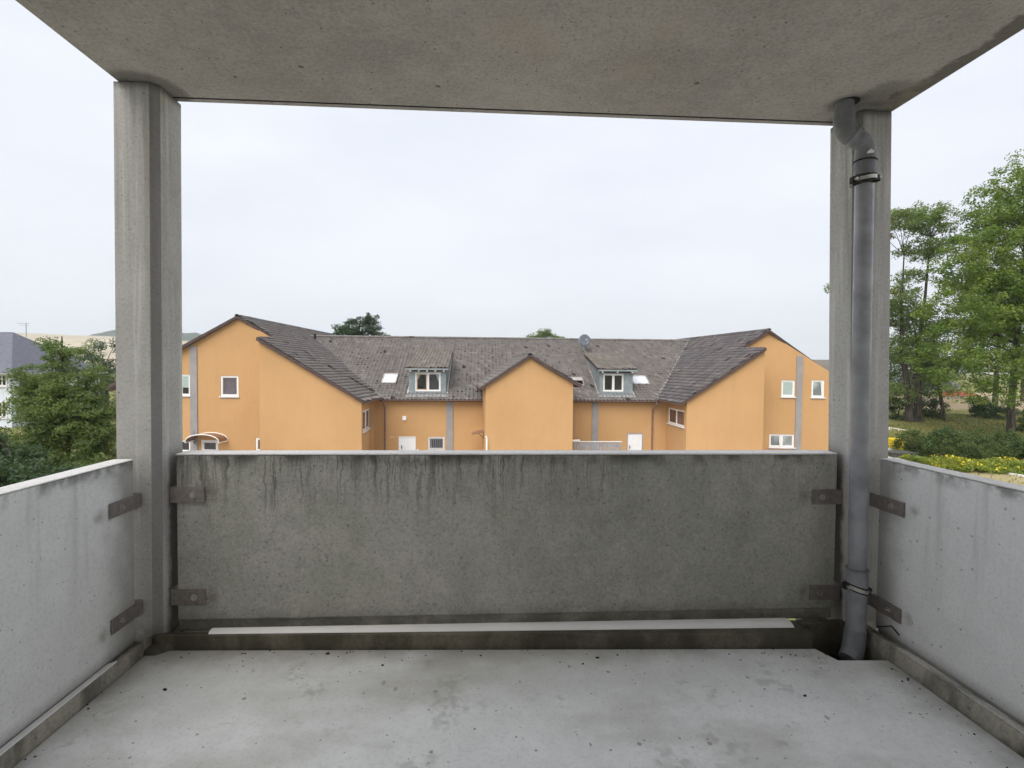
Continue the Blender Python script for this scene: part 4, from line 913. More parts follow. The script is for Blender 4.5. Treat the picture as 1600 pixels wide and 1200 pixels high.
# ---- dormers
def dormer(fl, fr, bot, top_l, top_r, Yd, win, n_raft, oh=.38, mat='tiles_moss', left_tan=False):
    a, b = at(*fl, Yd), at(*fr, Yd); zb = at(*bot, Yd).z; zt = (a.z + b.z) / 2
    W_ = Wall((a.x, Yd), (b.x, Yd)); x0, x1 = a.x, b.x
    bk = on(*top_l, PL_M); yb, zk = bk.y, bk.z
    # front panel with the window hole
    W_.O = Vector((0, Yd, 0)); r = W_.rect(*win)
    W_.holes.append(r); loops = None
    W_.holes = []
    m = MB()
    for (u0_, u1_, z0_, z1_) in ((x0, r[0], zb, zt), (r[1], x1, zb, zt), (r[0], r[1], zb, r[2]), (r[0], r[1], r[3], zt)): W_.block(m, u0_, u1_, z0_, z1_, -.06, 0)
    D = m.build('dormer', M['lead'], HOUSE)
    # cheeks: standing-seam triangles
    for x_, s in ((x0, -1), (x1, 1)):
        yk2 = P_EAVE.y + (zt - P_EAVE.z) / MS; m = MB()
        pts = [(Yd + .062, zon(PL_M, x_, Yd + .062) - .1), (Yd + .062, zt), (yb, zk - .02)]
        xa, xb_ = (x_, x_ + .05) if s < 0 else (x_ - .05, x_)
        m.hexa([(xa, y_, z_) for y_, z_ in pts], [(xb_, y_, z_) for y_, z_ in pts]); m.build('cheek', M['lead'], D)
        k = 6
        for i in range(1, k):
            y_ = Yd + .06 + (yb - Yd) * i / k; zt_ = zt + (zk - zt) * (y_ - Yd) / (yb - Yd); zb_ = zon(PL_M, x_, y_)
            if zt_ - zb_ > .1: MB().box(x_ - .014 if s < 0 else x_ + .002, x_ - .002 if s < 0 else x_ + .014, y_ - .01, y_ + .01, zb_, zt_ - .02).build('seam', M['lead'], D)
        # side flashing, white-edged
        MB().beam((x_ + s * .07, Yd - .05, zon(PL_M, x_, Yd - .05) + .06), (x_ + s * .07, yb - .2, zon(PL_M, x_, yb - .2) + .06), .09, .03).build('flashing', M['flash'], D)
    MB().box(x0 - .05, x1 + .05, Yd - .26, Yd - .003, zon(PL_M, 0, Yd - .26) + .03, zon(PL_M, 0, Yd - .26) + .16).build('apron_flashing', M['lead'], D)
    # crumpled lead fringe over the tiles below
    fr_ = MB(); n = int((x1 - x0 + .3) / .09); 
    for i in range(n):
        x_ = x0 - .15 + .09 * i; fr_.hexa([(x_, Yd - .40, zon(PL_M, 0, Yd - .40) + .07), (x_ + .055, Yd - .40, zon(PL_M, 0, Yd - .40) + .07), (x_ + .055, Yd - .26, zon(PL_M, 0, Yd - .26) + .07), (x_, Yd - .26, zon(PL_M, 0, Yd - .26) + .07)], [(x_, Yd - .40, zon(PL_M, 0, Yd - .40) + .09), (x_ + .055, Yd - .40, zon(PL_M, 0, Yd - .40) + .09), (x_ + .055, Yd - .26, zon(PL_M, 0, Yd - .26) + .09), (x_, Yd - .26, zon(PL_M, 0, Yd - .26) + .09)])
    fr_.build('apron_fringe', M['flash'], D)
    # roof
    sl = (zk - zt) / (yb - Yd); p0 = Vector((x0 - .18, Yd - oh, zt - sl * oh + .1)); p1 = Vector((x1 + .18, Yd - oh, zt - sl * oh + .1)); p2 = Vector((x1 + .1, yb + .25, zk + sl * .25 + .1)); p3 = Vector((x0 - .1, yb + .25, zk + sl * .25 + .1))
    tile_slope('dormer_roof_tiles', plane3(p0, p1, p2), (1, 0, 0), [p0, p1, p2, p3], M[mat], .21, .5, .02)
    MB().beam(p0 - UP * .10 + Vector((0, -.012, 0)), p1 - UP * .10 + Vector((0, -.012, 0)), .024, .09).build('fascia', M['lead'], D)
    for i in range(n_raft):
        x_ = x0 + .12 + (x1 - x0 - .24) * i / (n_raft - 1); MB().beam((x_, Yd - oh + .04, zt - sl * (oh - .04) - .095), (x_, Yd - .002, zt - .095), .09, .13).build('rafter_end', M['white'], D)
    MB().box(x0 + .002, x1 - .002, Yd - .012, Yd - .002, zt - .22, zt - .16).build('head_board', M['barge'], D)
    W_.holes = []
    W_.window(r, 2, .07, curtain=left_tan, sill=False, mats=[M['wood_frame'], M['white']] if left_tan else None, mat=M['white'])
    # dark room behind the glass
    return D
dormer((639, 574.5), (697, 574.5), (640, 617), (650, 549), (702, 549), 31.15, (648.5, 582, 688.5, 611.5), 5, left_tan=True)
dormer((937, 577), (989, 577), (938, 616), (908, 556), (950, 553), 31.2, (942.5, 584, 974.5, 612), 3)
# ---- roof windows
def skylight(x0, y0, x1, y1, opened=False):
    a, b, c, d = on(x0, y1, PL_M), on(x1, y1, PL_M), on(x1, y0, PL_M), on(x0, y0, PL_M); N = PL_M[1]
    xa, xb_ = (a.x + d.x) / 2, (b.x + c.x) / 2; ya, yb_ = (a.y + b.y) / 2, (c.y + d.y) / 2
    pt = lambda x_, y_, h: Vector((x_, y_, zon(PL_M, x_, y_))) + N * h
    def slab(m, x_0, x_1, y_0, y_1, h0, h1): return m.hexa([pt(x_0, y_0, h0), pt(x_1, y_0, h0), pt(x_1, y_1, h0), pt(x_0, y_1, h0)], [pt(x_0, y_0, h1), pt(x_1, y_0, h1), pt(x_1, y_1, h1), pt(x_0, y_1, h1)])
    m = MB(); f = .07
    slab(m, xa - f, xa, ya - f, yb_ + f, -.02, .17); slab(m, xb_, xb_ + f, ya - f, yb_ + f, -.02, .17); slab(m, xa, xb_, ya - f, ya, -.02, .165); slab(m, xa, xb_, yb_, yb_ + f, -.02, .175)
    S = m.build('skylight', M['flash'], HOUSE)
    if not opened: m = MB(); slab(m, xa + .003, xb_ - .003, ya + .003, yb_ - .003, .12, .15); m.build('pane', M['skylight'], S)
    else:
        m = MB(); slab(m, xa + .003, xb_ - .003, ya + .003, yb_ - .003, .05, .06); m.build('shaft', M['hole'], S)
        m = MB(); m.hexa([pt(xa, ya, .42), pt(xb_, ya, .42), pt(xb_, yb_, .14), pt(xa, yb_, .14)], [pt(xa, ya, .48), pt(xb_, ya, .48), pt(xb_, yb_, .2), pt(xa, yb_, .2)]); m.build('sash', M['flash'], S)
skylight(600, 588, 619, 600.5); skylight(988, 591, 1010, 602); skylight(893, 594, 909, 604, True)
# vent stack on the left ridge
p = on(492, 531, PL_L); MB().tube([p - UP * .2, p + UP * .42], .09, 12).build('vent_stack', M['hole'], HOUSE)
# ---- satellite dish
def dish():
    base = on(914, 552, PL_M); c = base + Vector((-.06, -.12, .90))
    e = thing('satellite_dish', 'round slate blue satellite dish on a bent mast above the right dormer', 'satellite dish', base)
    MB().tube([base - UP * .1, base + Vector((.02, -.05, .12)), base + Vector((-.08, -.02, .2)), base + Vector((-.08, -.02, .92))], .022, 8).build('mast', M['zinc'], e)
    ax = Vector((.02, -.95, .3)).normalized(); s = ax.cross(UP).normalized(); t = s.cross(ax); R_ = .42; m = MB(); vs = [c]; n = 28
    for k in range(1, 5):
        for j in range(n): a = 2 * math.pi * j / n; rr = R_ * k / 4; vs.append(c + s * (rr * math.cos(a)) + t * (rr * 1.08 * math.sin(a)) + ax * (rr * rr * .28))
    fs = [(0, 1 + j, 1 + (j + 1) % n) for j in range(n)] + [(1 + (k - 1) * n + j, 1 + k * n + j, 1 + k * n + (j + 1) % n, 1 + (k - 1) * n + (j + 1) % n) for k in range(1, 4) for j in range(n)]
    o = m.add(vs, fs).build('reflector', M['dish'], e, smooth=True); md = o.modifiers.new('thick', 'SOLIDIFY'); md.thickness = .015
    f = c + ax * .52 - t * .12
    MB().tube([c - t * .40 + ax * .06, f], .014, 6).build('feed_arm', M['zinc'], e); MB().tube([f - ax * .02, f - ax * .14], .035, 10).build('receiver', M['zinc'], e)
dish()
# ---- boarded fence in front of the main wall
def fence():
    Y = 28.9; a, b = at(896, 706, Y), at(971, 706, Y); zt = at(930, 689.5, Y).z
    e = thing('board_fence', 'grey vertical board fence with a pale top rail beside the white door', 'fence', ((a.x + b.x) / 2, Y, 0))
    n = 17; w = (b.x - a.x) / n
    for i in range(n):
        x_ = a.x + w * i; MB().box(x_ + .032, x_ + w - .032, Y - .012 + .006 * (i % 2), Y + .012, .02, zt - .045).build('board', M['fence'], e)
    for z_ in (.35, zt - .3): MB().box(a.x, b.x, Y + .018, Y + .06, z_, z_ + .09).build('rail', M['fence'], e)
    MB().box(a.x - .02, b.x + .03, Y - .04, Y + .06, zt - .04, zt).build('top_rail', M['coping_side'], e, bevel=.006)
    MB().box(a.x - .3, a.x + .35, Y - .1, Y + .12, zt - .002 + .004, zt + .09).build('post_cap', M['coping'], e, bevel=.01)
fence()

# ================================================================== VEGETATION
def leaves(name, centers, rad, per, size, mat, parent, squash=.7, aspect=.55, droop=.0, flatb=.5):
    C = np.asarray(centers, float); n = len(C) * per
    rad = np.broadcast_to(np.asarray(rad, float), (len(C),))
    d = rng.normal(size=(n, 3)); d /= np.linalg.norm(d, axis=1, keepdims=True) + 1e-9
    rr = rng.random(n) ** .45; idx = np.repeat(np.arange(len(C)), per)
    p = C[idx] + d * (rr * rad[idx])[:, None] * np.array([1, 1, squash])
    p[:, 2] -= droop * rr * rad[idx]
    nrm = rng.normal(size=(n, 3)) * (1 - flatb) + np.array([0, 0, 1]) * flatb + d * .35
    nrm /= np.linalg.norm(nrm, axis=1, keepdims=True)
    t = np.cross(nrm, rng.normal(size=(n, 3))); t /= np.linalg.norm(t, axis=1, keepdims=True) + 1e-9
    b = np.cross(nrm, t); s = (size * rng.uniform(.6, 1.35, n))[:, None]
    v = np.stack([p - t * s * .5, p + b * s * aspect * .5 + nrm * s * .08, p + t * s * .5, p - b * s * aspect * .5 + nrm * s * .08], 1)
    q = np.arange(n * 4).reshape(n, 4)
    return np_mesh(name, v.reshape(-1, 3), q, mat, parent)
def crown_points(ells, n, shell=.5):
    out = []
    vol = [e[3] * e[4] * e[5] for e in ells]; tot = sum(vol)
    for e, v in zip(ells, vol):
        k = max(4, int(n * v / tot)); d = rng.normal(size=(k, 3)); d /= np.linalg.norm(d, axis=1, keepdims=True)
        r = shell + (1 - shell) * rng.random(k) ** .6; out.append(np.array(e[:3]) + d * r[:, None] * np.array(e[3:6]))
    return np.concatenate(out)
def tree(name, label, base, stems, ells, n_cl, per, clr, lsize, mat, r0, group=None, cat='tree', shell=.45, squash=.65, aspect=.55, n_br=40, droop=0, br_r=.035, flatb=.5):
    base = Vector(base); e = thing(name, label, cat, base, group)
    cp = crown_points(ells, n_cl, shell)
    m = MB(); tops = []
    for st in stems:                       # each stem: list of (dx,dy,z,radius)
        pts = [base + Vector((a, b, c)) for a, b, c, _ in st]; m.tube(pts, [q[3] for q in st], 10); tops.append(pts)
    tops = [[a_.lerp(b_, t_) for a_, b_ in zip(pts, pts[1:]) for t_ in (0, .2, .4, .6, .8)] + [pts[-1]] for pts in tops]
    rr = random.Random(3)
    for i in rr.sample(range(len(cp)), min(n_br, len(cp))):
        c = Vector(cp[i]); best = min((p for pts in tops for p in pts[len(pts) // 3:]), key=lambda p: (p - c).length + max(0, p.z - c.z + .6) * 2)
        mid = best.lerp(c, .5) + Vector((rr.uniform(-.25, .25), rr.uniform(-.25, .25), rr.uniform(.0, .4)))
        m.tube([best, mid, c], [br_r * 1.6, br_r, br_r * .35], 5, False)
    m.build('trunk', M['bark'], e, smooth=True)
    leaves('crown', cp, clr * rng.uniform(.7, 1.3, len(cp)), per, lsize, mat, e, squash, aspect, droop, flatb)
    return e
def gpt(px, Y, dz=0): p = at(px, 600, Y); return Vector((p.x, Y, float(gz(p.x, Y)) + dz))
def el(px, py, Y, rx, ry, rz): p = at(px, py, Y); return (p.x, p.y, p.z, rx, ry, rz)
# big tree at the right edge
b = gpt(1583, 35)
tree('broadleaf_tree', 'large fresh green broadleaf tree with dense crown at the right edge', b,
     [[(0, 0, -.2, .3), (-.1, 0, 2, .21), (.1, 0, 5, .22), (.3, .1, 9, .17), (.5, 0, 13, .10), (.4, 0, 16, .05)]],
     [el(1600, 400, 35, 4.8, 4.5, 5.2), el(1535, 420, 34.5, 2.9, 3.2, 3.0), el(1500, 490, 34.5, 2.4, 3.0, 2.4), el(1490, 560, 34, 2.2, 2.6, 1.6), el(1560, 570, 33.5, 3.2, 2.6, 2.1), el(1620, 300, 35, 3.6, 3.6, 3.2), el(1640, 500, 34, 4, 4, 3), el(1570, 480, 33, 3.0, 2.5, 2.6), el(1500, 605, 34, 1.5, 1.5, .8), el(1530, 355, 35, 1.7, 2.2, 1.6), el(1478, 520, 34.5, 1.0, 1.4, 1.2), el(1560, 620, 33, 2.4, 2, .7), el(1560, 310, 35, 1.6, 1.8, 1.6)],
     1150, 74, .6, .18, M['leaf_maple'], .3, 'trees on the grassy bank', n_br=110, shell=.3)
b = gpt(1428, 40)
tree('tall_tree', 'tall thin-crowned tree with forked trunks beside the right column', b,
     [[(-.3, 0, -.2, .42), (-.35, 0, 1, .27), (-.5, 0, 2.5, .23), (-.9, .2, 5.5, .18), (-1.3, 0, 9, .11), (-1.2, 0, 13.5, .04)], [(.45, 0, -.2, .42), (.42, 0, 1, .28), (.4, 0, 2.5, .24), (.35, .1, 6, .18), (.7, 0, 10, .11), (1.0, 0, 15, .035)], [(.2, .2, 3.5, .2), (1.2, .4, 5.0, .15), (2.3, .3, 3.4, .12), (2.9, .3, .8, .14), (3.0, .3, -.2, .18)]],
     [el(1412, 345, 40, 2.3, 2.4, 1.2), el(1452, 345, 40, 2.0, 2.0, 1.3), el(1442, 390, 40, 2.2, 2.0, .9), el(1428, 432, 40, 1.6, 1.6, .6), el(1405, 470, 40, 1.8, 2.2, 1.6), el(1440, 500, 40, 2.3, 2.2, 1.6), el(1425, 545, 40, 2.4, 2.2, 1.5), el(1300, 452, 40, .5, .5, .35), el(1465, 575, 39.5, 1.8, 1.5, 1.2), el(1475, 380, 40, 1.2, 1.2, .6), el(1402, 615, 40, 1.3, 1.3, 1.0)],
     620, 58, .52, .17, M['leaf_tall'], .4, 'trees on the grassy bank', n_br=70, shell=.2, br_r=.02)
b = gpt(1556, 47)
tree('slender_tree', 'slender tree with a bare dark trunk behind the conifer bush', b, [[(0, 0, -.2, .24), (0, 0, 3, .2), (.2, 0, 8, .12), (.2, 0, 11, .04)]], [el(1556, 470, 47, 3.5, 3, 3.5), el(1530, 540, 47, 2.5, 2.5, 2)], 140, 60, .7, .2, M['leaf_maple'], .2, 'trees on the grassy bank')
b = gpt(1600, 58)
tree('background_tree', 'dark leafy tree far behind the bank between the trunks', b, [[(0, 0, -.2, .3), (0, 0, 6, .2), (0, 0, 10, .08)]], [el(1590, 520, 58, 6, 5, 5), el(1500, 545, 60, 5, 4, 3.6), el(1440, 560, 62, 6, 4, 4)], 200, 55, 1.1, .3, M['leaf_dark'], .2, 'trees on the grassy bank')
b = gpt(1430, 56)
tree('background_tree', 'leafy tree behind the forked trunks beside the column', b, [[(0, 0, -.2, .3), (0, 0, 5, .2), (0, 0, 8, .08)]], [el(1425, 575, 56, 4, 3, 3.0), el(1405, 620, 55, 2.5, 2, 1.8), el(1460, 600, 57, 2.6, 2, 1.6)], 150, 60, .8, .24, M['leaf_hedge'], .2, 'trees on the grassy bank')
# shrubs on the bank
def shrub(name, label, px, Y, ells, n, per, clr, ls, mat, group='shrubs below the trees'):
    b = gpt(px, Y); tree(name, label, b, [[(0, 0, -.1, .06), (.05, 0, .6, .04), (.1, 0, 1.2, .015)]], ells, n, per, clr, ls, mat, .05, group, 'shrub', n_br=14, br_r=.012)
shrub('shrub', 'dark shrub between the tall tree and the column', 1405, 41, [el(1405, 645, 41, .9, .9, 1.0), el(1398, 625, 41, .9, .8, .8)], 46, 70, .32, .13, M['leaf_dark'])
shrub('shrub', 'dark shrub just right of the forked trunks', 1458, 42, [el(1456, 640, 42, 1.2, 1.0, .95), el(1440, 630, 42.6, 1.0, .8, 1.2)], 60, 70, .34, .13, M['leaf_dark'])
shrub('conifer_bush', 'low dark spreading conifer bush before the slender trunk', 1550, 42, [el(1548, 645, 42, 1.9, 1.3, .85), el(1530, 630, 42.3, 1.0, .8, .7)], 80, 70, .36, .14, M['leaf_dark'])
shrub('shrub', 'green shrub at the right frame edge by the big trunk', 1604, 36, [el(1606, 668, 36, .9, 1.0, 1.0), el(1600, 645, 36, .7, .7, .8)], 46, 70, .34, .13, M['leaf_hedge'])
# hedge and flower bed along the foot of the bank
def bed(name, label, cat, pts, hgt, wid, n, per, clr, ls, mat, extra=None, lump=.3):
    base = Vector(pts[0]); e = thing(name, label, cat, base)
    P_ = np.array([tuple(p) for p in pts]); s = np.sort(rng.random(n)) * (len(P_) - 1); i = np.minimum(s.astype(int), len(P_) - 2); f = (s - i)[:, None]
    c = P_[i] * (1 - f) + P_[i + 1] * f; c[:, 1] += rng.uniform(-wid, wid, n); h = hgt * (1 - lump + lump * np.sin(s * 7.3 + 1.7 * np.sin(s * 3.1)))
    c[:, 2] = gz(c[:, 0], c[:, 1]) + h * rng.random(n) ** .6 * (1 - .5 * ((c[:, 1] - (P_[i] * (1 - f) + P_[i + 1] * f)[:, 1]) / wid) ** 2)
    leaves('foliage', c, clr, per, ls, mat, e, .8)
    if extra:
        top = c[rng.choice(n, extra)] + np.array([0, 0, clr * .8]); fo = leaves('flowers', top, clr * 1.1, 9, .085, M['petal'], e, .5, .9); fo['kind'] = 'stuff'
    return e
def at_g(px, py):
    Y = 20.0
    for _ in range(60): p = at(px, py, Y); Y += (p.z - float(gz(p.x, Y))) * 1.5; Y = min(max(Y, 12), 80)
    p = at(px, py, Y); return Vector((p.x, Y, float(gz(p.x, Y))))
bed('hedge', 'clipped dark green hedge mound along the foot of the bank', 'hedge', [at_g(1418, 712), at_g(1470, 716), at_g(1530, 716), at_g(1590, 714), at_g(1680, 716)], 1.7, 1.2, 760, 60, .27, .10, M['leaf_hedge'])
bed('flower_bed', 'bright bed of low yellow flowers before the hedge', 'flower bed', [at_g(1432, 727), at_g(1480, 731), at_g(1540, 734), at_g(1600, 733), at_g(1690, 735)], .5, 1.25, 640, 50, .18, .085, M['leaf_bed'], 70)
# grass on the bank and along the worn strip
def grass():
    n = 26000; x = rng.uniform(24, 52, n); y = rng.uniform(16, 44, n); k = (y > 28.2) | (rng.random(n) < .25); x, y = x[k], y[k]; n = len(x)
    z = gz(x, y); a = rng.uniform(0, math.pi, n); h = rng.uniform(.05, .16, n); w = .035
    dx, dy = np.cos(a) * w, np.sin(a) * w; lx, ly = rng.normal(0, .05, n), rng.normal(0, .05, n)
    v = np.stack([np.stack([x - dx, y - dy, z - .01], 1), np.stack([x + dx, y + dy, z - .01], 1), np.stack([x + lx, y + ly, z + h], 1)], 1)
    o = np_mesh('grass', v.reshape(-1, 3), np.arange(n * 3).reshape(n, 3), M['grass']); tag(o, 'short dry grass growing on the bank under the trees', 'grass', kind='stuff')
grass()
# left tree and undergrowth beside the balcony
tree('rowan_tree', 'feathery green tree with pointed crown in front of the white house', at(98, 600, 21) * 1 - UP * at(98, 600, 21).z, [[(0, 0, -.1, .15), (0, 0, 2, .12), (.05, 0, 4.5, .07), (0, 0, 7.0, .02)], [(0, 0, 2, .08), (-.8, 0, 4, .05), (-1.2, .1, 5.6, .015)], [(0, 0, 2.4, .08), (.8, 0, 4.4, .045), (1.1, .1, 5.8, .012)]],
     [el(93, 560, 21, .75, .8, .95), el(100, 600, 21, 1.3, 1.2, .8), el(50, 592, 21, .7, .8, .55), el(55, 640, 20.8, 1.0, 1.0, .7), el(125, 640, 21, 1.3, 1.2, 1.0), el(90, 690, 20.6, 1.7, 1.3, .9), el(150, 690, 21, 1.0, 1.2, 1.1), el(140, 590, 21, .7, .7, .6), el(100, 650, 20.6, 1.5, 1.2, 1.0), el(165, 650, 21, .6, .8, .9), el(60, 610, 21, .8, .8, .6), el(40, 720, 20, 1.4, 1.2, .7), el(130, 745, 20, 1.6, 1.3, .9), el(70, 770, 19, 2.2, 1.3, .8)],
     680, 105, .34, .12, M['leaf_rowan'], .1, 'trees and bushes left of the balcony', shell=.25, aspect=.38, n_br=90, br_r=.014, squash=.55)
tree('bush', 'dark leafy bush at the left edge under the feathery tree', Vector((at(15, 700, 17).x, 17, 0)), [[(0, 0, -.1, .12), (0, 0, 1.5, .08), (.1, 0, 3, .03)]], [el(8, 712, 17, 1.1, 1.2, .6), el(30, 740, 16.5, 1.5, 1.2, .7), el(-50, 690, 18, 1.2, 1.2, .8), el(10, 770, 15.5, 1.8, 1.2, .9), el(90, 760, 16, 1.2, 1, .6)], 190, 85, .36, .12, M['leaf_dark'], .1, 'trees and bushes left of the balcony', 'bush', shell=.2)
tree('distant_tree', 'hazy dark green tree rising behind the orange house at the left', Vector((at(165, 580, 75).x, 75, 0)), [[(0, 0, 0, .4), (0, 0, 4, .25), (0, 0, 6, .1)]], [el(175, 575, 75, 3.4, 3, 4.2), el(150, 590, 76, 2.6, 2.5, 3), el(195, 590, 75, 3, 3, 3.4)], 130, 70, .8, .26, M['leaf_oak'], .3, 'trees beyond the houses')
tree('distant_tree', 'pale rounded tree crown behind the feathery tree', Vector((at(130, 560, 80).x, 80, 0)), [[(0, 0, 0, .4), (0, 0, 4, .25), (0, 0, 6, .1)]], [el(130, 556, 80, 2.4, 2.5, 2.6), el(118, 580, 80, 3.0, 3, 3)], 90, 60, .8, .26, M['leaf_rowan'], .3, 'trees beyond the houses')
# crowns showing over the main ridge
tree('oak_tree', 'rounded dark tree crown with gaps rising over the ridge left of centre', Vector((at(558, 560, 62).x, 62, 0)), [[(0, 0, 0, .45), (.3, 0, 6, .3), (0, 0, 9, .2), (.4, 0, 11.5, .06)], [(0, 0, 6, .2), (-2, 0, 9, .12), (-2.6, 0, 10.5, .05)], [(0, 0, 6, .2), (2.2, 0, 8.6, .12), (2.8, 0, 9.6, .05)]],
     [el(576, 500, 62, 1.35, 1.5, .85), el(552, 502, 62, 1.0, 1.3, .55), el(534, 513, 62, 1.1, 1.2, .6), el(560, 520, 62, 2.6, 2, .8), el(585, 514, 62, .9, 1, .6), el(560, 550, 62, 3.4, 3, 1.6), el(600, 524, 62, .7, .7, .4), el(526, 524, 62, .5, .7, .5)], 460, 60, .46, .19, M['leaf_oak'], .3, 'trees beyond the houses', shell=.2, n_br=60)
tree('lime_tree', 'small green tree crown just showing over the ridge right of centre', Vector((at(851, 560, 66).x, 66, 0)), [[(0, 0, 0, .4), (0, 0, 7, .22), (0, 0, 10.4, .05)]], [el(852, 522, 66, 1.3, 1.3, .75), el(834, 527, 66, .8, 1, .5), el(870, 528, 66, .8, 1, .45), el(851, 550, 66, 2.6, 2.4, 1.5)], 230, 56, .44, .19, M['leaf_rowan'], .3, 'trees beyond the houses', shell=.2)

# ================================================================== OTHER HOUSES AND SMALL THINGS
def far_house(name, label, x0, x1, y0, y1, zw, zr, wall, roof, wins, hip=2.5, over=.5, z0=0.0, side=None):
    e = thing(name, label, 'house', ((x0 + x1) / 2, y0, z0))
    MB().box(x0, x1, y0, y1, z0 - 1, zw).build('wall', wall, e)
    o = over; cy = (y0 + y1) / 2
    m = MB(); m.add([(x0 - o, y0 - o, zw + .02), (x1 + o, y0 - o, zw + .02), (x1 + o, y1 + o, zw + .02), (x0 - o, y1 + o, zw + .02), (x0 + hip, cy, zr), (x1 - hip, cy, zr)], [(0, 1, 5, 4), (1, 2, 5), (2, 3, 4, 5), (3, 0, 4), (3, 2, 1, 0)])
    R_ = m.build('roof', roof, e)
    MB().box(x0 - o - .08, x1 + o + .08, y0 - o - .08, y0 - o + .06, zw - .12, zw + .0).build('gutter', M['flash'], e); MB().box(x1 + o - .06, x1 + o + .08, y0 - o + .062, y1 + o, zw - .12, zw).build('gutter', M['flash'], e)
    for (a, b, c, d) in wins:
        f = .09; y_ = y0 - .03
        m = MB(); m.box(a, b, y_ - .03, y_, c, c + f); m.box(a, b, y_ - .03, y_, d - f, d); m.box(a, a + f, y_ - .03, y_, c + f, d - f); m.box(b - f, b, y_ - .03, y_, c + f, d - f); m.box((a + b) / 2 - .05, (a + b) / 2 + .05, y_ - .03, y_, c + f, d - f); m.box(a + f, (a + b) / 2 - .05, y_ - .03, y_, c + (d - c) * .62, c + (d - c) * .62 + .06)
        w = m.build('window', M['white'], e); MB().box(a + .02, b - .02, y_ + .004, y_ + .026, c + .02, d - .02).build('pane', M['glass'], w)
        MB().box(a - .12, b + .12, y_ - .09, y_ + .028, c - .13, c - .02).build('sill', M['white'], w)
    return e
cx = at(17, 600, 50).x
def wpx(x0, y0, x1, y1, Y): a, b = at(x0, y0, Y), at(x1, y1, Y); return (a.x, b.x, b.z, a.z)
zw = at(10, 583, 50).z; zr = at(30, 519, 55.5).z
Wh = far_house('white_house', 'bluish white house with grey slate roof half hidden behind the feathery tree', cx - 22, cx, 50, 61, zw, zr, M['housewhite'], M['slate'],
     [wpx(-4, 586, 11, 603, 49.97), wpx(-4, 628, 11, 652, 49.97), wpx(-52, 586, -34, 603, 49.97), wpx(-52, 628, -34, 652, 49.97)], 4.5)
p = Vector((cx - 3.2, 55.5, zr)); m = MB(); m.tube([p - UP * .5, p + UP * .95], .03, 6)
for z_, l_ in ((.9, .9), (.72, .6)): m.tube([p + Vector((-l_, 0, z_)), p + Vector((l_ * .4, 0, z_))], .018, 5)
m.build('aerial', M['fence'], Wh)
yb = 66; zb = float(gz(45, yb))
far_house('pale_house', 'pale house with grey roof glimpsed between the trees at the right', at(1440, 600, yb + 14).x, at(1500, 600, yb + 14).x, yb + 14, yb + 22, at(1470, 606, yb + 14).z, at(1470, 570, yb + 18).z, M['housewhite'], M['slate'], [wpx(1450, 612, 1462, 632, yb + 13.97), wpx(1474, 612, 1486, 632, yb + 13.97)], 3, .4, zb)
far_house('garden_shed', 'small white shed with a low red roof glimpsed through the trees', at(1490, 600, yb).x, at(1528, 600, yb).x, yb, yb + 2.5, at(1500, 619, yb).z, at(1500, 611, yb + 1.2).z, M['housewhite'], M['redroof'], [], .5, .3, zb)
ya = 58; ax_ = at(1262, 560, ya).x
far_house('brown_roofed_house', 'brown roofed house just showing over the right gable beside the column', ax_, ax_ + 8, ya, ya + 10, at(1285, 600, ya).z, at(1285, 562, ya + 5).z, M['plaster'], M['tiles_moss'], [], 1.2)
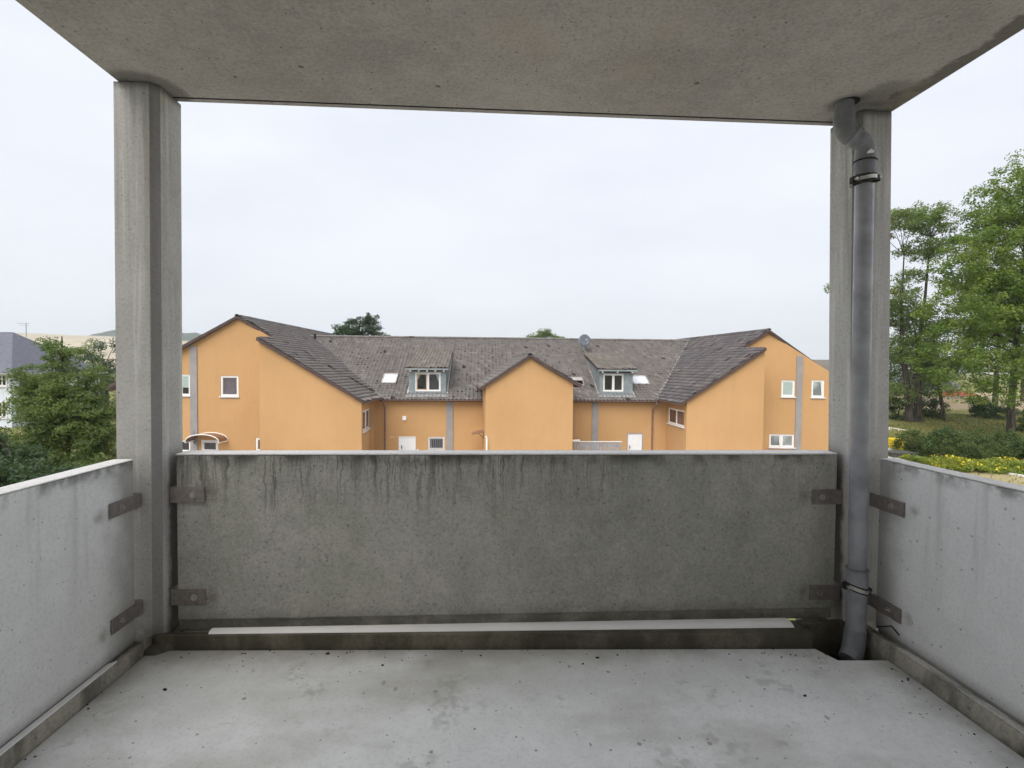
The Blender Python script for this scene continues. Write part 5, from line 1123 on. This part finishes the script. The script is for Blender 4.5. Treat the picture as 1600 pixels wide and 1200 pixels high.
# yellow bin
def bin_():
    Y = 30.3; p = at_g(1393, 713); p = Vector((at(1400, 712, Y).x, Y, at(1393, 712.5, Y).z)); e = thing('wheelie_bin', 'bright yellow wheeled bin beside the right column', 'bin', p)
    s, t = .29, .34; h = 1.0
    MB().hexa([p + Vector((a * .24, b * .28, .06)) for a, b in ((-1, -1), (1, -1), (1, 1), (-1, 1))], [p + Vector((a * s, b * t, h)) for a, b in ((-1, -1), (1, -1), (1, 1), (-1, 1))]).build('body', M['yellow'], e, bevel=.03)
    MB().hexa([p + Vector((a * (s + .03), b * (t + .03), h + .004)) for a, b in ((-1, -1), (1, -1), (1, 1), (-1, 1))], [p + Vector((a * (s - .02), b * (t - .02), h + .10)) for a, b in ((-1, -1), (1, -1), (1, 1), (-1, 1))]).build('lid', M['yellow'], e, bevel=.02)
    MB().tube([p + Vector((-.26, .34, h - .02)), p + Vector((.26, .34, h - .02))], .02, 8).build('handle', M['yellow'], e)
    for a in (-1, 1): MB().tube([p + Vector((a * .2, .26, .10)), p + Vector((a * .28, .26, .10))], .10, 16).build('wheel', M['rubber'], e)
bin_()
def grit():
    Y = 27.8; a, b = at(1397, 722, Y), at(1431, 722, Y); z = min(a.z, b.z); e = thing('planter_box', 'dark weathered low box at the end of the hedge', 'box', ((a.x + b.x) / 2, Y, z))
    for x0, x1, y0, y1 in ((a.x, b.x, Y, Y + .06), (a.x, b.x, Y + .84, Y + .9), (a.x, a.x + .06, Y + .062, Y + .838), (b.x - .06, b.x, Y + .062, Y + .838)): MB().box(x0, x1, y0, y1, z - .3, z + .47).build('side_board', M['dark_box'], e, bevel=.01)
    MB().box(a.x - .04, b.x + .04, Y - .04, Y + .94, z + .474, z + .54).build('lid', M['dark_box'], e, bevel=.015)
grit()
# low white rail, pale kerb edge
def rail():
    a, b = at(1388, 668, 36.5), at(1421, 673, 36.0); e = thing('low_rail', 'low white tubular rail at the foot of the forked tree', 'railing', (a.x, 36.3, float(gz(a.x, 36.3))))
    for dz in (0, -.16): MB().tube([a + UP * dz, b + UP * dz], .028, 8).build('rail', M['pipe_white'], e)
    for t in (.05, .5, .95): q = a.lerp(b, t); MB().tube([q + UP * .02, (q.x, q.y, float(gz(q.x, q.y)) - .1)], .03, 8).build('post', M['pipe_white'], e)
rail()
a, b = at_g(1577, 741), at_g(1640, 752); m = MB(); m.beam(a + UP * .03, b + UP * .03, .12, .1); tag(m.build('edging_kerb', M['coping_side'], bevel=.01), 'pale concrete edging strip beyond the right panel', 'kerb')

# ================================================================== haze
def haze():
    m = bpy.data.materials.new('haze_air'); m.use_nodes = True; t = m.node_tree; t.nodes.clear()
    o = t.nodes.new('ShaderNodeOutputMaterial'); v = t.nodes.new('ShaderNodeVolumePrincipled')
    v.inputs['Density'].default_value = .0003; v.inputs['Color'].default_value = (.86, .92, 1, 1); v.inputs['Anisotropy'].default_value = .2
    t.links.new(v.outputs[0], o.inputs['Volume'])
    b = MB(); b.box(-2100, 2100, -2100, 2100, -4.5, 125); h = b.build('haze', m); tag(h, kind='stuff')
haze()
